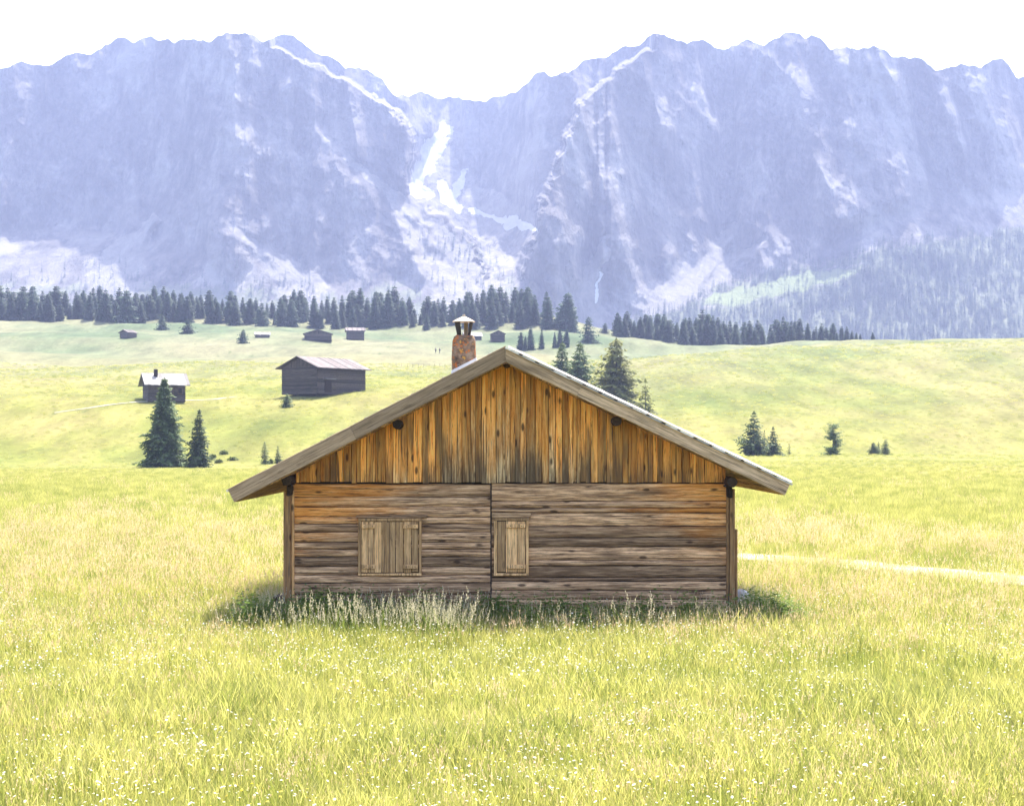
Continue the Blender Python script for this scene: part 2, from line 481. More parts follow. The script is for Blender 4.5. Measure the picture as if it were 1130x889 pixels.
# ------------------------------------------------------------------ terrain
PROFILES = {   # photo column -> ground height given as (distance, picture row)
    145: [(205, 517), (225, 512), (250, 482), (285, 437), (330, 425), (390, 412), (430, 405), (470, 403), (540, 384), (610, 368), (700, 353), (770, 347)],
    250: [(205, 517), (225, 512), (250, 480), (285, 442), (330, 428), (390, 410), (430, 402), (480, 402), (540, 389), (610, 373), (700, 357), (770, 352)],
    350: [(205, 516), (225, 510), (255, 470), (290, 432), (370, 413), (430, 402), (480, 401.5), (560, 386), (650, 373), (720, 363), (770, 358)],
    450: [(205, 515), (225, 508), (255, 470), (290, 434), (400, 411), (520, 395), (620, 381), (700, 366), (770, 361)],
    560: [(210, 514), (230, 506), (260, 470), (300, 434), (420, 409), (520, 395), (640, 378), (710, 364), (770, 360)],
    620: [(220, 511), (245, 505), (280, 462), (330, 432), (420, 408), (520, 389), (640, 370), (700, 361), (770, 357)],
    680: [(240, 505), (262, 501), (300, 468), (340, 440), (400, 409), (430, 404), (465, 410), (530, 402), (600, 389), (650, 378), (700, 376), (770, 375)],
    750: [(245, 503.5), (268, 503), (300, 478), (350, 440), (410, 400), (440, 396), (475, 408), (530, 405), (600, 390), (650, 381), (700, 379), (770, 379)],
    850: [(250, 502.5), (272, 503), (300, 480), (350, 436), (410, 398), (450, 382), (475, 381), (520, 392), (600, 389), (700, 383), (770, 383)],
    985: [(250, 502.5), (272, 503), (300, 480), (350, 434), (410, 394), (450, 379), (485, 376), (530, 379), (600, 381), (700, 382), (770, 383)],
    1130: [(250, 502.5), (272, 503), (300, 480), (350, 432), (410, 390), (450, 375), (485, 371), (530, 374), (600, 378), (700, 380), (770, 382)],
}
DG = np.unique(np.concatenate([np.linspace(-150, 8, 20), np.geomspace(8, 1900, 420)]))
def hermite(xs, ys, x):
    xs = np.array(xs, float); ys = np.array(ys, float)
    h = np.diff(xs); dl = np.diff(ys) / h
    m = np.zeros(len(xs)); m[0] = dl[0]; m[-1] = dl[-1]
    for i in range(1, len(xs) - 1):
        m[i] = 0 if dl[i - 1] * dl[i] <= 0 else 3 * (h[i - 1] + h[i]) / ((2 * h[i] + h[i - 1]) / dl[i - 1] + (h[i] + 2 * h[i - 1]) / dl[i])
    k = np.clip(np.searchsorted(xs, x) - 1, 0, len(xs) - 2)
    tt = np.clip((x - xs[k]) / h[k], 0, 1)
    return (ys[k] * (1 + 2 * tt) * (1 - tt) ** 2 + m[k] * h[k] * tt * (1 - tt) ** 2
            + ys[k + 1] * tt ** 2 * (3 - 2 * tt) + m[k + 1] * h[k] * tt ** 2 * (tt - 1))
PXS = np.arange(-1500, 2640, 10.0)
keys = sorted(PROFILES)
prof = []
for k in keys:
    xs = [-200, 60, 120]; ys = [0, 0, 0.0]
    for d, y in PROFILES[k]:
        xs.append(d); ys.append(EYE - (y - HY) / F * d)
    for d, y in ((900, 385), (1250, 398), (1900, 388)):
        xs.append(d); ys.append(EYE - (y - HY) / F * d)
    prof.append(hermite(xs, ys, DG))
prof = np.array(prof)                                   # columns x distances
ZT = np.empty((len(PXS), len(DG)))
for j in range(len(DG)):
    ZT[:, j] = np.interp(PXS, keys, prof[:, j])
ker = np.exp(-0.5 * (np.arange(-9, 10) / 3.5) ** 2); ker /= ker.sum()
ZT = np.apply_along_axis(lambda c: np.convolve(np.pad(c, 9, 'edge'), ker, 'valid'), 0, ZT)
def ground_z(X, Y):
    X = np.asarray(X, float); Y = np.asarray(Y, float)
    px = CX + F * X / np.maximum(Y, 25.0)
    i = np.clip((px - PXS[0]) / 10.0, 0, len(PXS) - 1.001); j = np.clip(np.interp(Y, DG, np.arange(len(DG))), 0, len(DG) - 1.001)
    i0 = i.astype(int); j0 = j.astype(int); fi = i - i0; fj = j - j0
    z = (ZT[i0, j0] * (1 - fi) * (1 - fj) + ZT[i0 + 1, j0] * fi * (1 - fj) + ZT[i0, j0 + 1] * (1 - fi) * fj + ZT[i0 + 1, j0 + 1] * fi * fj)
    z = z + 0.05 * fbm(X / 3.0, Y / 3.0, 3) * sstep(30, 40, Y) + 0.10 * fbm(X / 14.0, Y / 14.0, 3) * sstep(32, 60, Y)
    z = z + 1.9 * fbm(X / 45.0 + 3, Y / 60.0, 4) * sstep(215, 330, Y) + 5.0 * fbm(X / 110.0 + 8, Y / 70.0, 3) * sstep(330, 600, Y)
    return z
def gz(X, Y): return float(ground_z(np.array([X]), np.array([Y]))[0])
def at(px, d):
    X = (px - CX) / F * d
    return Vector((X, d, gz(X, d)))
def solve_d(px, py, dmin, dmax):
    """distance at which the ground of that column shows at that picture row"""
    ds = np.linspace(dmin, dmax, 400)
    X = (px - CX) / F * ds
    y = HY - (ground_z(X, ds) - EYE) / ds * F
    return float(ds[np.argmin(np.abs(y - py))])

cols = np.concatenate([np.linspace(-1.15, -0.42, 30)[:-1], np.linspace(-0.42, 0.42, 330), np.linspace(0.42, 1.15, 30)[1:]])
YY, UU = np.meshgrid(DG, cols, indexing='ij')
XX = UU * np.maximum(YY, 25.0)
ZZ = ground_z(XX, YY)
nr, nc = XX.shape
idx = np.arange(nr * nc).reshape(nr, nc)
quads = np.stack([idx[:-1, :-1], idx[:-1, 1:], idx[1:, 1:], idx[1:, :-1]], -1).reshape(-1, 4)
meadow = mesh_from("meadow", np.stack([XX, YY, ZZ], -1).reshape(-1, 3), quads, M['meadow'], smooth=True)
tag(meadow, "yellow green summer meadow rolling up to the forest", "meadow", kind="structure")

def strip(name, pts, widths, mat, lift, label):
    """a draped ribbon: pts are (X, Y) on the ground"""
    pts = [Vector((p[0], p[1], 0)) for p in pts]
    fine = []
    for i in range(len(pts) - 1):
        for k in range(14):
            fine.append((pts[i].lerp(pts[i + 1], k / 14), widths[i] + (widths[i + 1] - widths[i]) * k / 14))
    fine.append((pts[-1], widths[-1]))
    vs_, fs_ = [], []
    for i, (p, w) in enumerate(fine):
        tdir = (fine[min(i + 1, len(fine) - 1)][0] - fine[max(i - 1, 0)][0]).normalized()
        nrm = Vector((-tdir.y, tdir.x, 0))
        w2 = w * (1 + 0.25 * float(fbm(np.array([i * 0.37]), np.array([w * 3.1]), 3)[0]))
        for k in range(5):
            q = p + nrm * w2 * (k / 4 - 0.5)
            vs_.append((q.x, q.y, gz(q.x, q.y) + lift))
        if i:
            for k in range(4):
                a = (i - 1) * 5 + k
                fs_.append((a, a + 5, a + 6, a + 1))
    o = mesh_from(name, vs_, fs_, mat, smooth=True)
    return tag(o, label, "path", kind="structure")

def gp(px, d): return ((px - CX) / F * d, d)
strip("path", [gp(560, 48), gp(680, 46.5), gp(815, 44), gp(900, 42.2), gp(985, 39.6), gp(1100, 37), gp(1300, 33), gp(1700, 27), gp(2300, 22)],
      [1.7, 1.7, 1.8, 1.9, 2.0, 2.0, 2.0, 2.0, 2.0], M['gravel'], 0.05, "pale gravel path crossing the meadow right of the cabin")
strip("path", [gp(60, 268), gp(145, 276), gp(200, 282), gp(235, 287), gp(262, 292)], [0.3, 0.6, 0.8, 0.7, 0.2], M['gravel'], 0.06,
      "pale dirt track running past the far white roofed hut")

# ------------------------------------------------------------------ mountains 
def polydist(px, py, pts):
    d = np.full(px.shape, 1e9); tt = np.zeros(px.shape)
    n = len(pts) - 1
    for i in range(n):
        (ax, ay), (bx, by) = pts[i], pts[i + 1]
        vx, vy = bx - ax, by - ay
        k = np.clip(((px - ax) * vx + (py - ay) * vy) / (vx * vx + vy * vy), 0, 1)
        q = np.hypot(px - ax - k * vx, py - ay - k * vy)
        m = q < d
        d = np.where(m, q, d); tt = np.where(m, (i + k) / n, tt)
    return d, tt
def skyline(px):
    base = np.interp(px, [-900, -300, 0, 90, 170, 250, 310, 365, 415, 455, 487, 530, 570, 610, 650, 720, 800, 880, 960, 1040, 1130, 1400, 2100],
                     [150, 95, 70, 52, 34, 22, 30, 48, 76, 92, 100, 94, 88, 70, 52, 30, 38, 28, 44, 58, 66, 110, 160])
    return base + 20 * ridged(px / 95.0, px * 0 + 2.7, 2) + 9 * fbm(px / 34.0, px * 0 + 8.1, 3) + 2.5 * fbm(px / 9.0, px * 0 + 3.1, 3)
mpx = np.concatenate([np.arange(-900, -40, 8.0), np.arange(-40, 1170, 1.4), np.arange(1170, 2040, 8.0)])
NV = 270
vv = np.linspace(0, 1, NV) ** 0.95
top = skyline(mpx)
PX = np.repeat(mpx[None, :], NV, 0)
PY = 396 - vv[:, None] * (396 - top[None, :])
wx = PX + 9 * fbm(PX / 20.0, PY / 20.0, 5); wy = PY + 9 * fbm(PX / 20.0 + 40, PY / 20.0, 5)
def inside(pts_l, pts_r, soft):
    """between a left and a right edge given as (row, column) lists"""
    l = np.interp(wy, [p[0] for p in pts_l], [p[1] for p in pts_l]); r = np.interp(wy, [p[0] for p in pts_r], [p[1] for p in pts_r])
    return sstep(-soft, soft, wx - l) * sstep(-soft, soft, r - wx)
# talus (gentle ground) and cliffs
cliff_foot = np.interp(mpx, [-900, 100, 145, 200, 250, 290, 330, 380, 430, 480, 520, 560, 600, 650, 700, 745, 790, 840, 900, 960, 1000, 1130, 2000],
                       [300, 262, 268, 285, 300, 292, 305, 322, 300, 315, 320, 335, 348, 345, 350, 332, 300, 306, 268, 240, 225, 200, 240])
talus = sstep(-14, 14, wy - cliff_foot[None, :])
shoulder, _ = polydist(wx, wy, [(352, 150), (400, 190), (452, 226), (500, 268), (545, 318), (570, 345)])
talus = np.maximum(talus, np.clip(1 - shoulder / np.interp(wy, [150, 340], [7, 34]), 0, 1) ** 0.6)
gully = inside([(50, 300), (90, 385), (120, 435), (150, 456), (200, 450), (230, 478), (262, 520), (300, 535), (345, 560)],
               [(50, 720), (90, 662), (120, 636), (150, 626), (200, 606), (240, 592), (300, 576), (345, 570)], 5)
gfloor = inside([(95, 500), (120, 484), (150, 478), (185, 456), (206, 446), (222, 452), (240, 486), (262, 522), (300, 540), (345, 560)],
                [(95, 501), (120, 500), (150, 512), (185, 508), (200, 512), (215, 556), (232, 592), (265, 585), (300, 572), (345, 568)], 5)
talus = np.maximum(talus, gfloor)
fans = [([(672, 262), (655, 300), (640, 345)], [3, 7, 22]), ([(812, 250), (785, 285), (745, 332)], [3, 14, 26]), ([(845, 262), (800, 300), (760, 332)], [3, 9, 15]),
        ([(172, 243), (150, 270), (120, 310)], [4, 12, 22]), ([(255, 248), (300, 285), (332, 322)], [3, 9, 20]), ([(430, 212), (458, 258), (508, 330)], [3, 9, 22])]
for pts, ws in fans:
    d, k = polydist(wx, wy, pts)
    talus = np.maximum(talus, np.clip(1.3 - d / np.interp(k, [0, .5, 1], ws), 0, 1))
MR0 = inside([(290, 940), (305, 870), (318, 805), (330, 775), (345, 760)], [(290, 960), (300, 950), (318, 900), (330, 840), (345, 790)], 5) * sstep(292, 300, wy) * sstep(345, 332, wy)
# march up each column: gentle steps go back far, cliffs little
cot = 0.48 + (2.0 - 0.48) * talus + 0.42 * gully * (1 - talus) * sstep(120, 160, wy) + 1.4 * MR0
D = np.empty_like(PX); D[0] = 1780
for i in range(1, NV):
    dz = (PY[i - 1] - PY[i]) / F * D[i - 1]
    D[i] = D[i - 1] + dz * (0.65 * cot[i] + 0.35 * cot[i].mean())
spurs = np.interp(mpx, [-900, -200, 60, 150, 260, 345, 420, 470, 530, 585, 640, 720, 800, 870, 950, 1050, 1200, 2000], [300, 150, 120, 60, -60, 10, 60, 60, 60, -120, -150, 20, 70, -10, -70, -30, 100, 300])
X0 = (PX - CX) / F * D; Z0 = (HY - PY) / F * D
relief = (150 * ridged(X0 / 330.0, Z0 / 2200.0 + 4, 3) + 62 * ridged(X0 / 110.0 + Z0 / 500.0 + 7, Z0 / 620.0, 3) + 11 * ridged(X0 / 30.0, Z0 / 120.0, 3) + 26 * ridged(X0 / 150.0 + Z0 / 110.0, Z0 / 260.0 - X0 / 300.0, 4) + 11 * fbm(X0 / 24.0, Z0 / 36.0, 5))
relief = relief - np.median(relief)
tb = talus.copy()
for _ in range(6):      # soft change between cliff and talus relief
    tb[1:-1] = (tb[:-2] + tb[1:-1] * 2 + tb[2:]) / 4; tb[:, 1:-1] = (tb[:, :-2] + tb[:, 1:-1] * 2 + tb[:, 2:]) / 4
D2 = D + spurs[None, :] * sstep(392, 250, PY) - relief * (0.06 + 0.94 * (1 - tb)) * sstep(394, 330, PY)
D2 = D2 + 14 * fbm(X0 / 60.0, Z0 / 60.0, 4) * talus
D2 = D2 + 360 * gully * sstep(345, 250, wy) 
kk = np.outer(np.ones(5), np.ones(5)) / 25
MX, MY, MZ = (PX - CX) / F * D2, D2, EYE + (HY - PY) / F * D2
# what lies on the rock: scree, snow, grass
scree = 0.02 + 0.40 * gfloor * np.interp(wy, [245, 290, 330], [1, .45, .2]) + 0.26 * talus * sstep(0, 1, fbm(PX / 22.0, PY / 40.0, 4) + .6)
for pts, ws in fans + [([(430, 212), (458, 258), (508, 330)], [2, 4, 6]), ([(300, 280), (318, 300), (330, 322)], [2, 4, 5]), ([(800, 262), (770, 300), (742, 330)], [2, 5, 9]),
                       ([(352, 150), (400, 190), (452, 226), (500, 268), (545, 318)], [2, 4, 7])]:
    d, k = polydist(wx, wy, pts)
    scree = np.maximum(scree, np.clip(1.25 - 0.55 * d / np.interp(k, [0, .5, 1], ws), 0, 0.95))
snow = np.zeros_like(PX)
for pts, w in [([(492, 146), (474, 172), (458, 208), (470, 214)], 8), ([(488, 205), (496, 222), (506, 228)], 6), ([(512, 190), (500, 214)], 4), ([(522, 232), (548, 240), (570, 244)], 3),
               ([(655, 330), (664, 300)], 2), ([(560, 246), (588, 252)], 3)]:
    d, k = polydist(wx, wy, pts)
    snow = np.maximum(snow, np.clip(1.35 - 0.75 * d / w, 0, 1))
grass = np.zeros_like(PX)
grass = np.maximum(grass, 0.62 * np.clip(1 - shoulder / np.interp(wy, [150, 340], [5, 46]), 0, 1) ** 0.5 * sstep(180, 300, wy))
grass = np.maximum(grass, 0.58 * talus * sstep(280, 330, wy) * (wx < 575))
meadow_ridge = inside([(290, 940), (305, 870), (318, 805), (330, 775), (345, 760)], [(290, 960), (300, 950), (318, 900), (330, 840), (345, 790)], 5) * sstep(292, 300, wy) * sstep(345, 332, wy)
wood_right = sstep(-8, 8, wy - np.interp(wx, [690, 740, 780, 840, 900, 960, 1000, 1130, 2000], [352, 342, 320, 300, 288, 276, 268, 250, 260])) * (1 - 0.9 * meadow_ridge)
wood_right = wood_right * (wx > 690)
grass = np.maximum(grass, np.maximum(1.0 * meadow_ridge, 0.70 * wood_right))
scree = scree * (1 - 0.8 * np.maximum(wood_right, meadow_ridge))
nr, nc = PX.shape
idx = np.arange(nr * nc).reshape(nr, nc)
quads = np.stack([idx[:-1, :-1], idx[:-1, 1:], idx[1:, 1:], idx[1:, :-1]], -1).reshape(-1, 4)
mv = np.stack([MX, MY, MZ], -1)
# the back side of the range, so that it is a body and not a sheet
back = mv[-1].copy(); back2 = back.copy(); back2[:, 1] += 900; back2[:, 2] -= 700
allv = np.concatenate([mv.reshape(-1, 3), back2])
bq = np.stack([idx[-1, :-1], idx[-1, 1:], nr * nc + np.arange(1, nc), nr * nc + np.arange(nc - 1)], -1)
msk = np.stack([scree, snow, grass], -1).reshape(-1, 3)
msk = np.concatenate([msk, np.zeros((nc, 3)) + 0.2])
mountains = mesh_from("mountains", allv, np.concatenate([quads, bq]), M['rock'], smooth=False, attrs={"mask": msk})
tag(mountains, "pale grey blue limestone mountain walls with a snow gully", "mountains", kind="structure")

# ------------------------------------------------------------------ haze
def bxmesh(name, x0, x1, y0, y1, z0, z1, mat):
    v = [(x0, y0, z0), (x1, y0, z0), (x1, y1, z0), (x0, y1, z0), (x0, y0, z1), (x1, y0, z1), (x1, y1, z1), (x0, y1, z1)]
    f = [(0, 3, 2, 1), (4, 5, 6, 7), (0, 1, 5, 4), (1, 2, 6, 5), (2, 3, 7, 6), (3, 0, 4, 7)]
    return mesh_from(name, v, f, mat)
hm = bpy.data.materials.new("haze_air"); hm.use_nodes = True
ht = hm.node_tree; ht.nodes.clear()
ho = ht.nodes.new("ShaderNodeOutputMaterial"); hv = ht.nodes.new("ShaderNodeVolumePrincipled")
hv.inputs["Color"].default_value = (0.49, 0.575, 0.91, 1)
hv.inputs["Density"].default_value = 0.00017
hv.inputs["Anisotropy"].default_value = 0.2
ht.links.new(hv.outputs[0], ho.inputs["Volume"])
zmin = float(min(ZZ.min(), MZ.min(), back2[:, 2].min()))
zmax = float(max(ZZ.max(), MZ.max()))
xm = float(max(np.abs(allv[:, 0]).max(), np.abs(XX).max())) + 30
haze = bxmesh("haze", -xm, xm, -160, float(allv[:, 1].max()) + 40, zmin - 1.0, zmax + 8, hm)
tag(haze, "pale blue summer haze in front of the mountains", "haze", kind="stuff")

# ------------------------------------------------------------------ the cabin
CD = 28.3; SC = F / CD
def cxp(px): return (px - CX) / SC
def czp(py): return EYE - (py - HY) / SC
cabin = empty("log_cabin", (0, CD, 0), 0, "weathered timber cabin with orange brown gable and shuttered windows, nearest in the meadow", "cabin")
XL, XR, DEP = cxp(313), cxp(811), 6.2
ZG = czp(532)                                   # bottom of the gable boards
FY = -0.72                                      # front edge of the roof (local y)
RX, RZ = -0.097, 4.24                           # ridge
SLL, SLR = 0.516, 0.477                         # slopes
EL_, ER_ = -4.32, 4.24
def roof_z(x): return RZ - (SLL * (RX - x) if x < RX else SLR * (x - RX))
TH = 0.245                                      # bargeboard height measured vertically
def course_wall(x0, x1, ys, seed, name):
    mb = MB(seed); r = random.Random(seed)
    for i in range(len(ys) - 1):
        za, zb = czp(ys[i + 1]), czp(ys[i])
        h = zb - za
        n = 46
        out = r.uniform(-0.012, 0.014)
        px_ = [x0 + (x1 - x0) * k / n for k in range(n + 1)]
        vs_, fs_ = [], []
        ph = r.random() * 50
        for k, x in enumerate(px_):
            wv = 0.011 * float(fbm(np.array([x * 1.4 + ph]), np.array([ph]), 3)[0])
            wv2 = 0.011 * float(fbm(np.array([x * 1.4 + ph + 9]), np.array([ph]), 3)[0])
            gap = 0.0035
            prof_ = [(0.03, za + gap + wv), (-0.006 - out, za + gap + 0.004 + wv), (-0.024 - out, za + h * .25 + wv * .5), (-0.028 - out, za + h * .6),
                     (-0.016 - out, zb - gap - 0.012 + wv2), (0.0 - out, zb - gap + wv2), (0.03, zb - gap + wv2)]
            for (y, z) in prof_:
                vs_.append((x, y, z))
            if k:
                for q in range(6):
                    a = (k - 1) * 7 + q
                    fs_.append((a, a + 7, a + 8, a + 1))
        fs_.append(tuple(range(7))); fs_.append(tuple(n * 7 + q for q in range(7))[::-1])
        mb.add(vs_, fs_)
    mb.box(x0 + 0.002, x1 - 0.002, 0.028, 0.10, czp(ys[-1]) + 0.01, czp(ys[0]) - 0.03, mi=1)
    return mb.build(name, [M['log'], M['darkgap']], cabin, smooth=False)
ysL = [533.5, 548, 559, 570, 578, 587, 598, 606, 614, 625, 634, 643, 655, 665, 674, 690]
ysR = [533, 553, 560, 565.5, 580, 593, 603, 618, 624, 637, 641, 651, 661, 670.5, 690]
course_wall(XL + 0.13, cxp(541.2), ysL, 3, "front_wall")
course_wall(cxp(542.6), XR - 0.10, ysR, 5, "front_wall")
# thin upright joint board between the two halves
mb = MB(2); mb.box(cxp(541.2) - 0.004, cxp(542.6) + 0.004, -0.036, 0.02, czp(690), ZG - 0.02); mb.build("joint_strip", M['beam'], cabin)
# foundation plank along the right half, slightly proud
mb = MB(8); mb.box(cxp(566), cxp(812), -0.075, -0.043, czp(686), czp(673.5), 0.006, 0.004); mb.build("sill_plank", M['barge'], cabin)
# side walls and back wall: stacked logs
def log_side(x, name):
    mb = MB(11)
    for k in range(13):
        z0 = -0.05 + k * 0.172
        mb.box(x - 0.06, x + 0.06, 0.11, DEP, z0 + 0.004, z0 + 0.168, 0.02, 0.004)
    mb.build(name, M['log'], cabin)
log_side(XL + 0.10, "side_wall"); log_side(XR - 0.10, "side_wall")
mb = MB(12)
for k in range(23):
    z0 = -0.05 + k * 0.172
    zt = z0 + 0.168
    xa, xb = XL + 0.17, XR - 0.17
    if zt > ZG:
        xa = max(xa, RX - (RZ - 0.32 - zt) / SLL); xb = min(xb, RX + (RZ - 0.32 - zt) / SLR)
    if xb - xa > 0.3: mb.box(xa, xb, DEP - 0.12, DEP - 0.004, z0 + 0.004, zt, 0.02)
mb.build("back_wall", M['log'], cabin)
# gable cladding: upright boards
mb = MB(21); r = random.Random(21)
x = cxp(327)
xe = cxp(800.5)
while x < xe - 0.02:
    w = r.choice([0.06, 0.075, 0.085, 0.10, 0.11, 0.13, 0.15]) * r.uniform(0.93, 1.05)
    x2 = min(x + w, xe)
    zb = ZG + r.uniform(-0.012, 0.012)
    yo = -0.062 + r.uniform(-0.010, 0.010)
    zl, zr_ = roof_z(x) - TH + 0.02, roof_z(x2) - TH + 0.02
    g = 0.0022; tk = 0.026; ch = 0.005
    a, b = x + g, x2 - g
    xm_ = RX if a < RX < b else None
    nseg = 6
    vs_, fs_ = [], []
    for k in range(nseg + 1):
        q = k / nseg
        wv = 0.003 * math.sin(q * 5 + x * 31)
        for (xx, yy) in ((a + wv, 0.03), (a + wv, yo + ch), (a + ch + wv, yo), (b - ch + wv, yo), (b + wv, yo + ch), (b + wv, 0.03)):
            zt = roof_z(xx) - TH + 0.02
            vs_.append((xx, yy, zb + (zt - zb) * q))
        if k:
            for e in range(5):
                i0 = (k - 1) * 6 + e
                fs_.append((i0, i0 + 1, i0 + 7, i0 + 6))
    fs_.append((5, 4, 3, 2, 1, 0))
    mb.add(vs_, fs_)
    x = x2
mb.build("gable_cladding", M['gable'], cabin)
# dark backing behind the cladding, and the ledge it stands on
mb = MB(22)
mb.prism([(cxp(327), 0.034, ZG - 0.04), (cxp(800), 0.034, ZG - 0.04), (cxp(800), 0.034, roof_z(cxp(800)) - TH), (RX, 0.034, RZ - TH), (cxp(327), 0.034, roof_z(cxp(327)) - TH)], (0, 0.05, 0))
mb.build("gable_backing", M['darkgap'], cabin)
# corner posts
mb = MB(31); mb.box(cxp(313.5), cxp(321.5), -0.085, 0.10, -0.12, czp(541), 0.008, 0.004); mb.box(cxp(322), cxp(325), -0.05, 0.10, -0.1, czp(541), 0.004, 0.003)
mb.build("corner_post", M['post'], cabin)
mb = MB(32); mb.box(cxp(804.5), cxp(810.5), -0.085, 0.10, -0.12, czp(539), 0.008, 0.004)
mb.box(cxp(801.2), cxp(804), -0.05, 0.10, -0.1, czp(539), 0.004, 0.003); mb.box(cxp(811), cxp(813.5), -0.04, 0.08, -0.1, czp(584), 0.006, 0.004)
mb.build("corner_post", M['post'], cabin)
# purlin ends under the eaves (dark sawn logs)
def purlin(px, py, rad, y0=-0.50, bracket=False):
    mb = MB(int(px))
    X, Z = cxp(px), czp(py)
    mb.tube([(X, y0, Z), (X, y0 + 0.3, Z), (X, -0.0, Z), (X, 0.5, Z)], [rad, rad * 1.02, rad * 1.05, rad * 1.05], 14)
    if bracket:
        mb.box(X - rad * 0.6, X + rad * 0.6, -0.12, 0.02, Z - rad * 3.2, Z - rad * 1.1, 0.02, 0.01)
        mb.box(X - rad * 1.1, X + rad * 0.8, -0.30, 0.02, Z - rad * 1.1, Z - rad * 0.7, 0.01, 0.006)
    mb.build("purlin", M['beam'], cabin)
purlin(559.5, 401, 0.075)
purlin(440.5, 468.5, 0.072); purlin(679, 465, 0.072)
purlin(320.5, 529, 0.078, bracket=True); purlin(804, 531, 0.078, bracket=True)
